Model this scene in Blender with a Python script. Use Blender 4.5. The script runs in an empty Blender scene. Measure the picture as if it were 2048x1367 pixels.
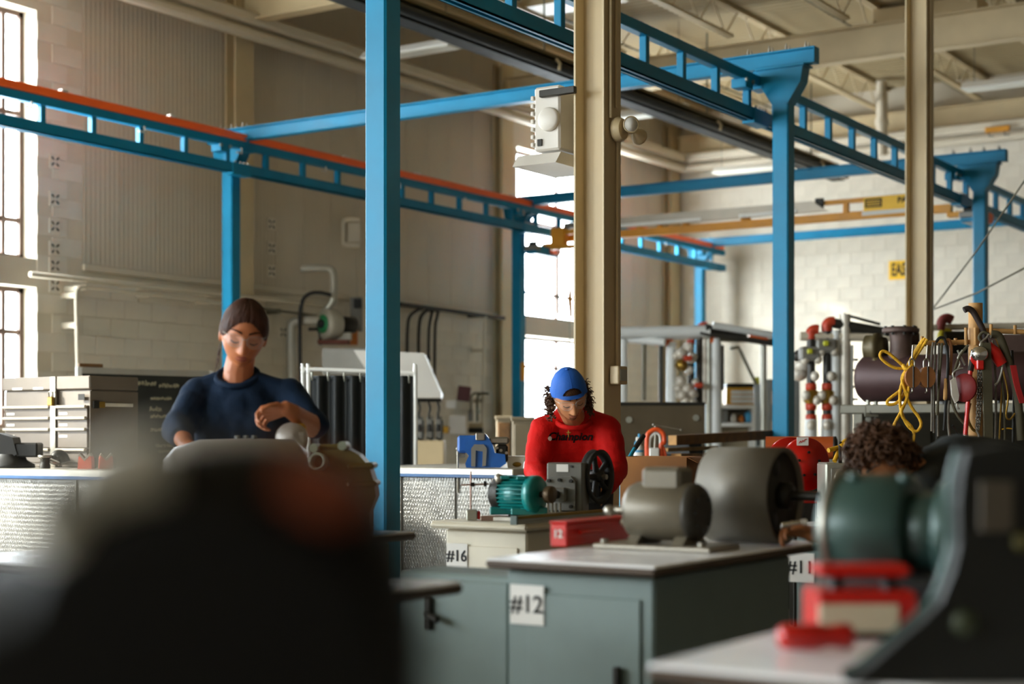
import bpy, math, random
from mathutils import Vector, Matrix, noise
# ------------------------------------------------------------------ camera, world, exposure
SC = bpy.context.scene
COL = SC.collection
TH = math.radians(33.0); CT, ST = math.cos(TH), math.sin(TH)
FPX, HZ, CH = 3150.0, 868.0, 1.15          # focal length in px (2048 wide), horizon row, camera height
ROTC = -math.radians(57.0)                 # turn of a frame that faces the camera
cam_d = bpy.data.cameras.new('camera'); cam = bpy.data.objects.new('camera', cam_d); COL.objects.link(cam)
cam.location = (0, 0, CH); cam.rotation_euler = (math.radians(90), 0, ROTC)
cam_d.sensor_width = 36; cam_d.lens = FPX / 2048 * 36; cam_d.shift_y = (HZ - 683.5) / 2048
cam_d.clip_start = 0.05; cam_d.clip_end = 200
cam_d.dof.use_dof = True; cam_d.dof.focus_distance = 8.3; cam_d.dof.aperture_fstop = 1.75
SC.camera = cam
vs = SC.view_settings
vs.view_transform = 'Standard'; vs.look = 'None'; vs.gamma = 1.0; vs.use_curve_mapping = False
vs.exposure = 0.38
world = bpy.data.worlds.new('world'); SC.world = world; world.use_nodes = True
bg = world.node_tree.nodes['Background']
bg.inputs[0].default_value = (0.92, 0.96, 1.0, 1); bg.inputs[1].default_value = 24.0
sun_d = bpy.data.lights.new('sun', 'SUN'); sun = bpy.data.objects.new('sun', sun_d); COL.objects.link(sun)
sun_d.energy = 18.0; sun_d.angle = math.radians(6); sun_d.color = (1.0, .93, .82)
sun.rotation_euler = Vector((.5, -.65, -.45)).to_track_quat('-Z', 'Y').to_euler()
try:
    SC.cycles.max_bounces = 7; SC.cycles.diffuse_bounces = 4; SC.cycles.glossy_bounces = 3
    SC.cycles.transparent_max_bounces = 12; SC.cycles.sample_clamp_indirect = 6.0
except Exception: pass

# ------------------------------------------------------------------ pixel helpers
def ray(px, py):
    a, b = (px - 1024) / FPX, (HZ - py) / FPX
    return Vector((CT + a * ST, ST - a * CT, b))
def W(px, py, Z): return Vector((0, 0, CH)) + ray(px, py) * Z          # point at depth Z
def Wz(px, py, z): return W(px, py, (z - CH) * FPX / (HZ - py))         # on a level plane
def Wu(px, py, U): r = ray(px, py); return Vector((0, 0, CH)) + r * (U / r.x)
def Wv(px, py, V): r = ray(px, py); return Vector((0, 0, CH)) + r * (V / r.y)
def solV(px, U): return Wu(px, 500, U).y
def solU(px, V): return Wv(px, 500, V).x
def dep(p): return p[0] * CT + p[1] * ST

# ------------------------------------------------------------------ materials
MATS = {}
def lin(c): return tuple((x / 12.92 if x <= .04045 else ((x + .055) / 1.055) ** 2.4) for x in c)
def hexc(h): return lin(tuple(int(h[i:i + 2], 16) / 255 for i in (0, 2, 4)))
def mat(name, col, rough=.6, metal=0., var=.12, scale=6., bump=0., bscale=40., spec=.5, col2=None, coat=0., emit=0., dirt=None):
    if name in MATS: return MATS[name]
    m = bpy.data.materials.new(name); MATS[name] = m; m.use_nodes = True
    nt = m.node_tree; b = nt.nodes['Principled BSDF']
    c = hexc(col) if isinstance(col, str) else col
    b.inputs['Roughness'].default_value = rough; b.inputs['Metallic'].default_value = metal
    b.inputs['Specular IOR Level'].default_value = spec
    if coat: b.inputs['Coat Weight'].default_value = coat; b.inputs['Coat Roughness'].default_value = .15
    tc = nt.nodes.new('ShaderNodeTexCoord')
    nz = nt.nodes.new('ShaderNodeTexNoise'); nz.inputs['Scale'].default_value = scale; nz.inputs['Detail'].default_value = 4
    nt.links.new(tc.outputs['Object'], nz.inputs['Vector'])
    rp = nt.nodes.new('ShaderNodeValToRGB')
    rp.color_ramp.elements[0].position = .3; rp.color_ramp.elements[1].position = .7
    c2 = (hexc(col2) if isinstance(col2, str) else col2) if col2 else tuple(x * (1 + var) for x in c)
    c1 = c if col2 else tuple(x * (1 - var) for x in c)
    rp.color_ramp.elements[0].color = (*c1, 1); rp.color_ramp.elements[1].color = (*[min(1, x) for x in c2], 1)
    nt.links.new(nz.outputs['Fac'], rp.inputs['Fac']); nt.links.new(rp.outputs['Color'], b.inputs['Base Color'])
    mr = nt.nodes.new('ShaderNodeMapRange'); mr.inputs['To Min'].default_value = max(.03, rough - .1); mr.inputs['To Max'].default_value = min(1, rough + .1)
    nt.links.new(nz.outputs['Fac'], mr.inputs['Value']); nt.links.new(mr.outputs['Result'], b.inputs['Roughness'])
    if bump:
        n2 = nt.nodes.new('ShaderNodeTexNoise'); n2.inputs['Scale'].default_value = bscale; n2.inputs['Detail'].default_value = 3
        nt.links.new(tc.outputs['Object'], n2.inputs['Vector'])
        bp = nt.nodes.new('ShaderNodeBump'); bp.inputs['Strength'].default_value = bump; bp.inputs['Distance'].default_value = .01
        nt.links.new(n2.outputs['Fac'], bp.inputs['Height']); nt.links.new(bp.outputs['Normal'], b.inputs['Normal'])
    if emit:
        b.inputs['Emission Color'].default_value = (*c, 1); b.inputs['Emission Strength'].default_value = emit
    return m
def glass_mat():
    m = bpy.data.materials.new('window_glass'); m.use_nodes = True; nt = m.node_tree
    for n in list(nt.nodes): nt.nodes.remove(n)
    o = nt.nodes.new('ShaderNodeOutputMaterial'); t = nt.nodes.new('ShaderNodeBsdfTransparent'); g = nt.nodes.new('ShaderNodeBsdfGlossy')
    t.inputs[0].default_value = (.93, .96, .97, 1); g.inputs['Roughness'].default_value = .05
    mx = nt.nodes.new('ShaderNodeMixShader'); mx.inputs[0].default_value = .06
    nt.links.new(t.outputs[0], mx.inputs[1]); nt.links.new(g.outputs[0], mx.inputs[2]); nt.links.new(mx.outputs[0], o.inputs[0])
    return m
GLASS = glass_mat()
CLEAR = mat('clear_plastic', 'e8eef0', .08); 
_b = CLEAR.node_tree.nodes['Principled BSDF']; _b.inputs['Transmission Weight'].default_value = .0; _b.inputs['Alpha'].default_value = .07

def diamond_mat(name, col):
    m = mat(name, col, .32, .75, .1, 9.)
    nt = m.node_tree; b = nt.nodes['Principled BSDF']; tc = nt.nodes['Texture Coordinate']
    def wave(rot):
        mp = nt.nodes.new('ShaderNodeMapping'); mp.inputs['Rotation'].default_value = (rot, 0, 0)
        nt.links.new(tc.outputs['Object'], mp.inputs['Vector'])
        w = nt.nodes.new('ShaderNodeTexVoronoi'); w.inputs['Scale'].default_value = 34; w.inputs['Randomness'].default_value = .15
        mp.inputs['Scale'].default_value = (1, 1.9, .75)
        nt.links.new(mp.outputs['Vector'], w.inputs['Vector']); return w
    a = wave(.78); c = wave(-.78)
    mn = nt.nodes.new('ShaderNodeMath'); mn.operation = 'MINIMUM'
    nt.links.new(a.outputs['Distance'], mn.inputs[0]); nt.links.new(c.outputs['Distance'], mn.inputs[1])
    r = nt.nodes.new('ShaderNodeMapRange'); r.inputs['From Max'].default_value = .35; r.inputs['To Min'].default_value = 1; r.inputs['To Max'].default_value = 0
    nt.links.new(mn.outputs[0], r.inputs['Value'])
    bp = nt.nodes.new('ShaderNodeBump'); bp.inputs['Strength'].default_value = .9; bp.inputs['Distance'].default_value = .006
    nt.links.new(r.outputs['Result'], bp.inputs['Height']); nt.links.new(bp.outputs['Normal'], b.inputs['Normal'])
    return m

# ------------------------------------------------------------------ mesh builder
class MB:
    def __init__(s): s.v = []; s.f = []; s.sm = []
    def add(s, vs, fs, smooth=False, M=None):
        n = len(s.v)
        if M is not None: vs = [M @ Vector(p) for p in vs]
        s.v.extend(tuple(p) for p in vs); s.f.extend(tuple(i + n for i in f) for f in fs); s.sm.extend([smooth] * len(fs)); return s
    def box(s, x0, x1, y0, y1, z0, z1, bev=0., M=None):
        if x0 > x1: x0, x1 = x1, x0
        if y0 > y1: y0, y1 = y1, y0
        if z0 > z1: z0, z1 = z1, z0
        if bev <= 0:
            vs = [(x0, y0, z0), (x1, y0, z0), (x1, y1, z0), (x0, y1, z0), (x0, y0, z1), (x1, y0, z1), (x1, y1, z1), (x0, y1, z1)]
            fs = [(0, 3, 2, 1), (4, 5, 6, 7), (0, 1, 5, 4), (1, 2, 6, 5), (2, 3, 7, 6), (3, 0, 4, 7)]
            return s.add(vs, fs, False, M)
        b = min(bev, .49 * min(x1 - x0, y1 - y0, z1 - z0))
        # chamfered box: three inset rects per axis
        vs = []; X = (x0, x1); Y = (y0, y1); Z = (z0, z1); idx = {}
        for i in (0, 1):
            for j in (0, 1):
                for k in (0, 1):
                    sx, sy, sz = (1 - 2 * i) * b, (1 - 2 * j) * b, (1 - 2 * k) * b
                    idx[i, j, k, 0] = len(vs); vs.append((X[i], Y[j] + sy, Z[k] + sz))
                    idx[i, j, k, 1] = len(vs); vs.append((X[i] + sx, Y[j], Z[k] + sz))
                    idx[i, j, k, 2] = len(vs); vs.append((X[i] + sx, Y[j] + sy, Z[k]))
        g = lambda i, j, k, a: idx[i, j, k, a]
        fs = []
        for i in (0, 1):
            fs.append([g(i, 0, 0, 0), g(i, 1, 0, 0), g(i, 1, 1, 0), g(i, 0, 1, 0)][::1 if i else -1])
            fs.append([g(0, i, 0, 1), g(1, i, 0, 1), g(1, i, 1, 1), g(0, i, 1, 1)][::-1 if i else 1])
            fs.append([g(0, 0, i, 2), g(1, 0, i, 2), g(1, 1, i, 2), g(0, 1, i, 2)][::1 if i else -1])
        for i in (0, 1):
            for j in (0, 1):
                o = 1 if (i + j) % 2 == 0 else -1
                fs.append([g(i, j, 0, 0), g(i, j, 1, 0), g(i, j, 1, 1), g(i, j, 0, 1)][::o])
                fs.append([g(0, i, j, 1), g(1, i, j, 1), g(1, i, j, 2), g(0, i, j, 2)][::-o])
                fs.append([g(i, 0, j, 0), g(i, 1, j, 0), g(i, 1, j, 2), g(i, 0, j, 2)][::-o])
                for k in (0, 1):
                    t = [g(i, j, k, 0), g(i, j, k, 1), g(i, j, k, 2)]
                    fs.append(t if (i + j + k) % 2 == 1 else t[::-1])
        return s.add(vs, fs, False, M)
    def ring_surf(s, rings, closed=True, caps=True, smooth=True, M=None):
        n = len(rings[0]); vs = [p for r in rings for p in r]; fs = []
        for i in range(len(rings) - 1):
            for j in range(n if closed else n - 1):
                a, b = i * n + j, i * n + (j + 1) % n
                fs.append((a, b, b + n, a + n))
        s.add(vs, fs, smooth, M)
        if caps and closed:
            s.add(rings[0], [tuple(range(n))[::-1]], False, M); s.add(rings[-1], [tuple(range(n))], False, M)
        return s
    def cyl(s, p0, p1, r0, r1=None, n=16, caps=True, M=None):
        r1 = r0 if r1 is None else r1
        return s.tube([p0, p1], [r0, r1], n, caps, M)
    def tube(s, pts, r, n=10, caps=True, M=None, closed=False):
        pts = [Vector(p) for p in pts]; rs = r if isinstance(r, (list, tuple)) else [r] * len(pts)
        rings = []; up = None; N = len(pts)
        for i, p in enumerate(pts):
            if closed: t = pts[(i + 1) % N] - pts[i - 1]
            else: t = (pts[min(i + 1, N - 1)] - pts[max(i - 1, 0)])
            if t.length < 1e-9: t = Vector((0, 0, 1))
            t.normalize()
            if up is None: up = Vector((0, 0, 1)) if abs(t.z) < .9 else Vector((1, 0, 0))
            a = t.cross(up); 
            if a.length < 1e-6: a = t.orthogonal()
            a.normalize(); b = a.cross(t); up = b.copy()
            rings.append([p + (a * math.cos(2 * math.pi * k / n) + b * math.sin(2 * math.pi * k / n)) * rs[i] for k in range(n)])
        if closed: rings.append(rings[0]); return s.ring_surf(rings, True, False, True, M)
        return s.ring_surf(rings, True, caps, True, M)
    def lathe(s, prof, c=(0, 0, 0), axis=(0, 0, 1), n=24, M=None, caps=True):
        ax = Vector(axis).normalized(); a = ax.orthogonal().normalized(); b = ax.cross(a); c = Vector(c)
        rings = [[c + ax * h + (a * math.cos(2 * math.pi * k / n) + b * math.sin(2 * math.pi * k / n)) * max(r, 1e-4) for k in range(n)] for (r, h) in prof]
        return s.ring_surf(rings, True, caps, True, M)
    def prism(s, poly, d0, d1, plane='xz', M=None, smooth=False):
        n = len(poly)
        def P(p, d): return (p[0], d, p[1]) if plane == 'xz' else ((d, p[0], p[1]) if plane == 'yz' else (p[0], p[1], d))
        vs = [P(p, d0) for p in poly] + [P(p, d1) for p in poly]
        s.add(vs, [(i, (i + 1) % n, (i + 1) % n + n, i + n) for i in range(n)], smooth, M)
        return s.add(vs, [tuple(range(n))[::-1], tuple(range(n, 2 * n))], False, M)
    def ell(s, c, r, n=16, m=10, M=None):
        c = Vector(c); r = (r, r, r) if not isinstance(r, (tuple, list)) else r
        rings = []
        for i in range(m + 1):
            t = -math.pi / 2 + math.pi * i / m; ct = max(math.cos(t), 1e-4)
            rings.append([(c.x + r[0] * ct * math.cos(2 * math.pi * k / n), c.y + r[1] * ct * math.sin(2 * math.pi * k / n), c.z + r[2] * math.sin(t)) for k in range(n)])
        return s.ring_surf(rings, True, True, True, M)
    def mesh(s, name='m'):
        me = bpy.data.meshes.new(name); me.from_pydata(s.v, [], s.f); me.polygons.foreach_set('use_smooth', s.sm); me.update(); 
        import bmesh
        bm = bmesh.new(); bm.from_mesh(me); bmesh.ops.recalc_face_normals(bm, faces=bm.faces); bm.to_mesh(me); bm.free()
        return me
    def build(s, name, m, parent=None, label=None, loc=None):
        me = s.mesh(name); me.materials.append(m); o = bpy.data.objects.new(name, me); COL.objects.link(o)
        if parent is not None: o.parent = parent
        if label: o['label'] = label
        if loc is not None: o.location = loc
        return o

def tag(o, label=None, cat=None, group=None, kind=None):
    if label: o['label'] = label
    if cat: o['category'] = cat
    if group: o['group'] = group
    if kind: o['kind'] = kind
    return o
def thing(name, label, cat, loc=(0, 0, 0), rotz=0., group=None):
    o = bpy.data.objects.new(name, None); COL.objects.link(o); o.empty_display_size = .05
    o.location = loc; o.rotation_euler = (0, 0, rotz); return tag(o, label, cat, group)
def copy_tree(o, parent=None):
    c = o.copy(); COL.objects.link(c); c.parent = parent
    for ch in list(o.children): copy_tree(ch, c)
    return c
def inst(o_mesh, name, parent, loc, rotz=0., m=None):
    o = bpy.data.objects.new(name, o_mesh); COL.objects.link(o); o.parent = parent; o.location = loc; o.rotation_euler = (0, 0, rotz); return o
class Fr:
    """a frame that stands at depth Z on height zb and faces the camera: x right, y away, z up"""
    def __init__(s, px, Z, zb):
        s.Z = Z; s.px = px; s.zb = zb; s.X = (px - 1024) * Z / FPX; w = W(px, HZ, Z); s.loc = (w.x, w.y, zb); s.k = Z / FPX
    def thing(s, name, label, cat, group=None): return thing(name, label, cat, s.loc, ROTC, group)
    def P(s, px, py, d=0.):
        Z = s.Z + d; return Vector(((px - 1024) * Z / FPX - s.X, d, (HZ - py) * Z / FPX + CH - s.zb))
def text_mesh(txt, size, depth=.002, bold=0., shear=0., align='CENTER'):
    cu = bpy.data.curves.new('t', 'FONT'); cu.body = txt; cu.size = size; cu.extrude = depth; cu.offset = bold; cu.shear = shear
    cu.align_x = align; cu.align_y = 'CENTER'; cu.resolution_u = 3
    o = bpy.data.objects.new('t', cu); COL.objects.link(o); bpy.context.view_layer.update()
    me = bpy.data.meshes.new_from_object(o.evaluated_get(bpy.context.evaluated_depsgraph_get())); bpy.data.objects.remove(o); bpy.data.curves.remove(cu)
    return me
def text_obj(name, txt, size, m, parent, loc, rot, **k):
    me = text_mesh(txt, size, **k); me.materials.clear(); me.materials.append(m)
    o = bpy.data.objects.new(name, me); COL.objects.link(o); o.parent = parent; o.location = loc; o.rotation_euler = rot; return o
FACE_U = (math.pi / 2, 0, -math.pi / 2)     # text lying on a face whose normal is -x (reads towards -y)
FACE_C = (math.pi / 2, 0, 0)                # text that reads along +x, normal -y
def spline(pts, n=8):
    """Catmull-Rom through the points"""
    P = [Vector(p) for p in pts]; out = []
    for i in range(len(P) - 1):
        a, b, c, d = P[max(i - 1, 0)], P[i], P[i + 1], P[min(i + 2, len(P) - 1)]
        for k in range(n):
            t = k / n; out.append(.5 * ((2 * b) + (c - a) * t + (2 * a - 5 * b + 4 * c - d) * t * t + (3 * b - a - 3 * c + d) * t ** 3))
    out.append(P[-1]); return out
R = random.Random(7)

# ------------------------------------------------------------------ palette
M_CREAM = mat('cream_paint', 'cabfa9', .7, 0, .05, 2.)
M_BLOCK = mat('painted_block', 'd3cab8', .75, 0, .06, 3., .25, 60)
M_PANEL = mat('wall_panel_paint', 'c2b6a0', .6, 0, .05, 1.5)
M_DECK = mat('deck_paint', 'a3906a', .65, 0, .06, 1.5)
M_STEEL_C = mat('column_paint', 'c2ae88', .5, 0, .06, 3.)
M_BLUE = mat('crane_blue', '00759a', .42, 0, .12, 3., spec=.25)
M_ORANGE = mat('conductor_orange', 'ff6414', .45, 0, .1, 2.)
M_YELLOW = mat('crane_yellow', 'c8860f', .5, 0, .12, 4.)
M_BLACK = mat('black_rubber', '14130f', .6, 0, .2, 8.)
M_DARK = mat('dark_iron', '2a2721', .5, .5, .2, 8.)
M_STEEL = mat('bare_steel', '9c968a', .35, .85, .12, 9.)
M_WHITE = mat('white_plastic', 'e6e4dc', .45, 0, .04, 4.)
M_PAPER = mat('label_paper', 'd8d4cc', .8, 0, .03, 4.)
M_INK = mat('ink_black', '161412', .8, 0, .05)
M_RED = mat('red_enamel', 'c01206', .35, 0, .1, 4., coat=.3)
M_BROWN = mat('rail_brown', '6e5a2e', .6, 0, .2, 2.)
M_CONDUIT = mat('conduit_grey', '6b6654', .5, .3, .1, 4.)
M_GALV = mat('galvanised', 'a8a79a', .4, .6, .12, 5.)
M_WOOD = mat('wood_dark', '6b4a24', .7, 0, .3, 12., .2, 30)
M_WOODL = mat('wood_light', 'b98a4e', .65, 0, .18, 10., .15, 30)
M_TEALG = mat('bench_teal_grey', '6c7a76', .5, 0, .08, 5.)
M_BENCHTOP = mat('bench_top', 'e8e7e6', .25, 0, .05, 5.)
M_GREY = mat('grey_paint', '77746c', .5, .1, .1, 6.)
# ================================================================== the hall
WV, WU, ZC = 12.9, 25.2, 6.85                    # left wall plane, far wall plane, deck height
U0R, V0R = -7.0, -7.0                            # the hall goes on behind and to the right of the camera
GRID = [-3.3, 2.4, 8.1, 13.8, 19.5, 25.0]
WIN = [(-6.2, -.6), (.9, 3.9), (7.9, 10.9), (20.0, 23.0)]
UPZ, LOZ = (2.95, 5.5), (1.2, 2.66)
M_FLOOR = mat('concrete_floor', '7a7163', .55, 0, .15, 1.2, .1, 30)
fl = MB().box(U0R - .3, WU + .3, V0R - .3, WV + .3, -.2, 0).build('floor', M_FLOOR); tag(fl, 'bare grey concrete workshop floor', 'floor', kind='structure')
wl = MB(); prev = U0R - .3
for a, b in WIN:
    wl.box(prev, a, WV, WV + .3, 0, ZC + .3); prev = b
    wl.box(a, b, WV, WV + .3, 0, LOZ[0]); wl.box(a, b, WV, WV + .3, LOZ[1], UPZ[0]); wl.box(a, b, WV, WV + .3, UPZ[1], ZC + .3)
wl.box(prev, WU + .3, WV, WV + .3, 0, ZC + .3)
wl = wl.build('wall_left', M_CREAM); tag(wl, 'tall cream wall of painted block and ribbed panel with windows', 'wall', kind='structure')
wf = MB().box(WU, WU + .3, V0R - .3, WV, 0, ZC + .3).build('wall_far', M_CREAM); tag(wf, 'cream painted block wall at the far end', 'wall', kind='structure')
wr = MB().box(U0R, WU, V0R - .3, V0R, 0, ZC + .3).build('wall_right', mat('right_wall_dark', '6f6353', .8)); tag(wr, 'dull brown wall on the right side', 'wall', kind='structure')
WINB = [(6.6, 9.2), (9.8, 12.4)]; BZ = (3.0, 5.5)
wb = MB(); prev = V0R
for a, b in WINB: wb.box(U0R - .3, U0R, prev, a, 0, ZC + .3); prev = b; wb.box(U0R - .3, U0R, a, b, 0, BZ[0]); wb.box(U0R - .3, U0R, a, b, BZ[1], ZC + .3)
wb.box(U0R - .3, U0R, prev, WV, 0, ZC + .3)
wb = wb.build('wall_back', M_BLOCK); tag(wb, 'cream painted wall behind the benches', 'wall', kind='structure')
# blocks: own edges and recessed joints
def block_mesh(axis):
    a, b, d, c = .1978, .0978, .008, .002
    f = [(-a, -b), (a, -b), (a, b), (-a, b)]; g = [(-a + c, -b + c), (a - c, -b + c), (a - c, b - c), (-a + c, b - c)]
    if axis == 'v': vs = [(x, 0, z) for x, z in f] + [(x, -d + .002, z) for x, z in f] + [(x, -d, z) for x, z in g]
    else: vs = [(0, x, z) for x, z in f] + [(-d + .002, x, z) for x, z in f] + [(-d, x, z) for x, z in g]
    fs = [(i, (i + 1) % 4, (i + 1) % 4 + 4, i + 4) for i in range(4)] + [(i + 4, (i + 1) % 4 + 4, (i + 1) % 4 + 8, i + 8) for i in range(4)] + [(8, 9, 10, 11)]
    return vs, fs
def lay_blocks(parent, axis, spans, zspans, plane, lim=300):
    vs, fs = block_mesh(axis); me = MB().add(vs, fs).mesh('block'); me.materials.append(M_BLOCK)
    cand = []
    for (u0, u1), (z0, z1) in zip(spans, zspans):
        nz = int(round((z1 - z0) / .2))
        for k in range(nz):
            z = z0 + .1 + k * .2; x = u0 + (.2 if k % 2 == 0 else .4)
            while x + .19 <= u1 + .01:
                p = Vector((x, plane, z)) if axis == 'v' else Vector((plane, x, z))
                Z = dep(p); px = 1024 + FPX * (p.x * ST - p.y * CT) / Z if Z > 0 else -9e9; py = HZ - FPX * (z - CH) / Z if Z > 0 else 0
                vis = -30 < px < 2080 and -30 < py < 905
                cand.append((not vis, Z, p)); x += .4
    cand.sort(key=lambda t: (t[0], t[1]))
    rest = MB()
    for i, (nv, Z, p) in enumerate(cand):
        if i < lim and not nv: inst(me, 'block', parent, p)
        elif -1 < Z: rest.add(vs, fs, False, Matrix.Translation(p))
    if rest.v: tag(rest.build('block_field', M_BLOCK, parent), kind='stuff')
lay_blocks(wl, 'v', [(10.9, 19.4), (23.0, WU - .3), (10.9, 11.5), (20, 23), (3.9, 7.9)], [(0, 2.8), (0, 2.8), (2.8, 6.4), (0, 1.2), (0, 2.8)], WV)
lay_blocks(wf, 'u', [(-6.8, WV - .3)], [(0, 6.2)], WU)
# upper ribbed panels, one by one
def panel_mesh(w, h):
    prof = []; n = 8
    for i in range(n):
        x = w * i / n; prof += [(x + .004, -.007), (x + w / n * .42, -.007), (x + w / n * .48, -.004), (x + w / n * .94, -.004)]
    prof = [(0.003, 0)] + prof + [(w - .003, -.004), (w - .003, 0)]
    vs = [(x, y, 0) for x, y in prof] + [(x, y, h) for x, y in prof]; k = len(prof)
    return MB().add(vs, [(i, i + 1, i + 1 + k, i + k) for i in range(k - 1)])
PW = .53
pm = panel_mesh(PW, 3.75).mesh('wall_panel'); pm.materials.append(M_PANEL)
for a, b in ((11.52, 13.66), (14.02, 19.32), (23.1, 24.7)):
    n = max(1, int(round((b - a) / PW)))
    for i in range(n):
        o = inst(pm, 'wall_panel', wl, (a + (b - a) * i / n, WV - .002, 2.95)); o.scale.x = (b - a) / n / PW
MB().box(11.5, 13.7, WV - .045, WV, 2.88, 2.95, .006).build('ledge', M_CREAM, wl); MB().box(13.98, 19.4, WV - .045, WV, 2.88, 2.95, .006).build('ledge', M_CREAM, wl)
MB().box(23.0, 24.8, WV - .045, WV, 2.88, 2.95, .006).build('ledge', M_CREAM, wl)
for a, b in ((13.68, 14.0), (19.36, 19.66), (24.75, 25.1)):          # wall columns
    m = MB(); m.box(a, b, WV - .16, WV - .14, 0, 6.6, .003); m.box((a + b) / 2 - .012, (a + b) / 2 + .012, WV - .14, WV - .02, 0, 6.6); m.box(a, b, WV - .02, WV, 0, 6.6)
    m.build('pilaster', M_STEEL_C, wl)
def eave(parent, a, b, along):
    m = MB()
    for z, r in ((5.98, .075), (5.80, .055)):
        if along == 'u': m.box(a, b, 12.45, 12.6, z - r, z + r, .03)
        else: m.box(24.75, 24.9, a, b, z - r, z + r, .03)
    return m.build('eave_beam', M_CREAM, parent)
eave(wl, U0R, 24.75, 'u'); eave(wf, V0R, 12.6, 'v')
# windows
M_WFRAME = mat('window_frame_brown', '5d4a40', .5, .2, .1, 5.)
for i, (a, b) in enumerate(WIN):
    root = MB(); y0, y1 = WV + .2, WV + .25
    for (z0, z1), bars in ((UPZ, (3.35, 4.45)), (LOZ, (1.72, 2.2))):
        root.box(a, a + .05, y0, y1, z0, z1); root.box(b - .05, b, y0, y1, z0, z1); root.box(a, b, y0, y1, z0, z0 + .05); root.box(a, b, y0, y1, z1 - .05, z1)
    w = root.build('window_%d' % (i + 1), M_WFRAME); tag(w, ['tall steel framed window far along the left wall', 'tall steel framed window in the left wall', 'tall overexposed window at the left edge by the tool chest', 'tall overexposed window behind the man in red'][i], 'window', kind='structure')
    for (z0, z1), bars in ((UPZ, (3.35, 4.45)), (LOZ, (2.2,))):
        zs = [z0 + .05] + list(bars) + [z1 - .05]; cols = [a + .05, (a + b) / 2, b - .05] if i != 2 else [a + .05, a + 1.3, b - .25, b - .05]
        for zb in bars: MB().box(a + .05, b - .05, y0 + .005, y1 - .005, zb - .025, zb + .025).build('glazing_bar', M_WFRAME, w)
        for xb in cols[1:-1]: MB().box(xb - .025, xb + .025, y0, y1, z0 + .05, z1 - .05).build('mullion', M_WFRAME, w)
        for r in range(len(zs) - 1):
            for c in range(len(cols) - 1):
                MB().box(cols[c], cols[c + 1], y0 + .02, y0 + .026, zs[r], zs[r + 1]).build('pane', GLASS, w)
    MB().box(a - .03, b + .03, WV - .05, WV + .2, LOZ[0] - .03, LOZ[0] + .01, .006).build('window_sill', M_CREAM, w)
    for z0, z1 in (UPZ, LOZ):                       # daylight portals in the openings
        L = bpy.data.lights.new('portal', 'AREA'); L.shape = 'RECTANGLE'; L.size = b - a; L.size_y = z1 - z0; L.cycles.is_portal = True
        po = bpy.data.objects.new('window_portal', L); COL.objects.link(po); po.location = ((a + b) / 2, WV + .29, (z0 + z1) / 2); po.rotation_euler = (math.radians(-90), 0, 0)
for i, (a, b) in enumerate(WINB):
    m = MB(); y0, y1 = U0R - .25, U0R - .2; z0, z1 = BZ
    for x in (a, (a + b) / 2 - .025, b - .05): m.box(y0, y1, x, x + .05, z0, z1)
    for z in (z0, 3.2, z1 - .05): m.box(y0, y1, a, b, z, z + .05)
    w = m.build('window_%d' % (i + 5), M_WFRAME); tag(w, 'tall steel framed window in the wall behind', 'window', 'windows of the back wall', 'structure')
    MB().box(y0 + .02, y0 + .026, a, b, z0, z1).build('pane', GLASS, w)
    L = bpy.data.lights.new('portal', 'AREA'); L.shape = 'RECTANGLE'; L.size = z1 - z0; L.size_y = b - a; L.cycles.is_portal = True
    po = bpy.data.objects.new('window_portal', L); COL.objects.link(po); po.location = (U0R - .29, (a + b) / 2, (z0 + z1) / 2); po.rotation_euler = (0, math.radians(-90), 0)
# the roof: deck sheets, girders, open web joists
ce = MB().box(U0R - .3, WU + .3, V0R - .3, WV + .3, ZC + .08, ZC + .3).build('ceiling', M_DECK); tag(ce, 'tan corrugated steel roof deck over open web joists', 'ceiling', kind='structure')
prof = []
for i in range(6): x = i * .15; prof += [(x, 0), (x + .085, 0), (x + .1, .06), (x + .135, .06)]
prof.append((.9, 0)); k = len(prof)
dm = MB().add([(x, V0R - .3, z) for x, z in prof] + [(x, WV + .29, z) for x, z in prof], [(i, i + 1, i + 1 + k, i + k) for i in range(k - 1)]).mesh('deck_sheet'); dm.materials.append(M_DECK)
for i in range(36): inst(dm, 'deck_sheet', ce, (U0R + i * .9, 0, ZC))
for u in GRID:
    m = MB(); m.box(u - .1, u + .1, V0R, WV - .2, 6.38, 6.40, .004); m.box(u - .1, u + .1, V0R, WV - .2, 5.97, 5.99, .004); m.box(u - .008, u + .008, V0R, WV - .2, 5.99, 6.38)
    m.build('girder', M_STEEL_C, ce)
def joist():
    L = 5.7; m = MB(); 
    for y in (-.03, .03): m.box(0, L, y - .022, y + .022, .38, .425); 
    for y in (-.03, .03): m.box(.35, L - .35, y - .022, y + .022, 0, .04)
    w = MB(); n = 14; xs = [.1 + (L - .2) * i / n for i in range(n + 1)]
    for i in range(n): w.cyl((xs[i], 0, .4 if i % 2 == 0 else .02), (xs[i + 1], 0, .02 if i % 2 == 0 else .4), .011, n=6)
    a = m.mesh('roof_joist'); b = w.mesh('web'); a.materials.append(M_STEEL_C); b.materials.append(M_STEEL_C); return a, b
ja, jb = joist(); v = -5.6
while v < 12.3:
    for u in (GRID[1:5]):
        o = inst(ja, 'roof_joist', ce, (u, v, 6.42)); inst(jb, 'web', o, (0, 0, 0))
    v += 1.62
for vv in (-2.2, 2.9, 7.6, 10.6): MB().cyl((2.4, vv, 6.55), (24.9, vv, 6.55), .014, n=6).build('tie_rod', M_CONDUIT, ce)
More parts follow.
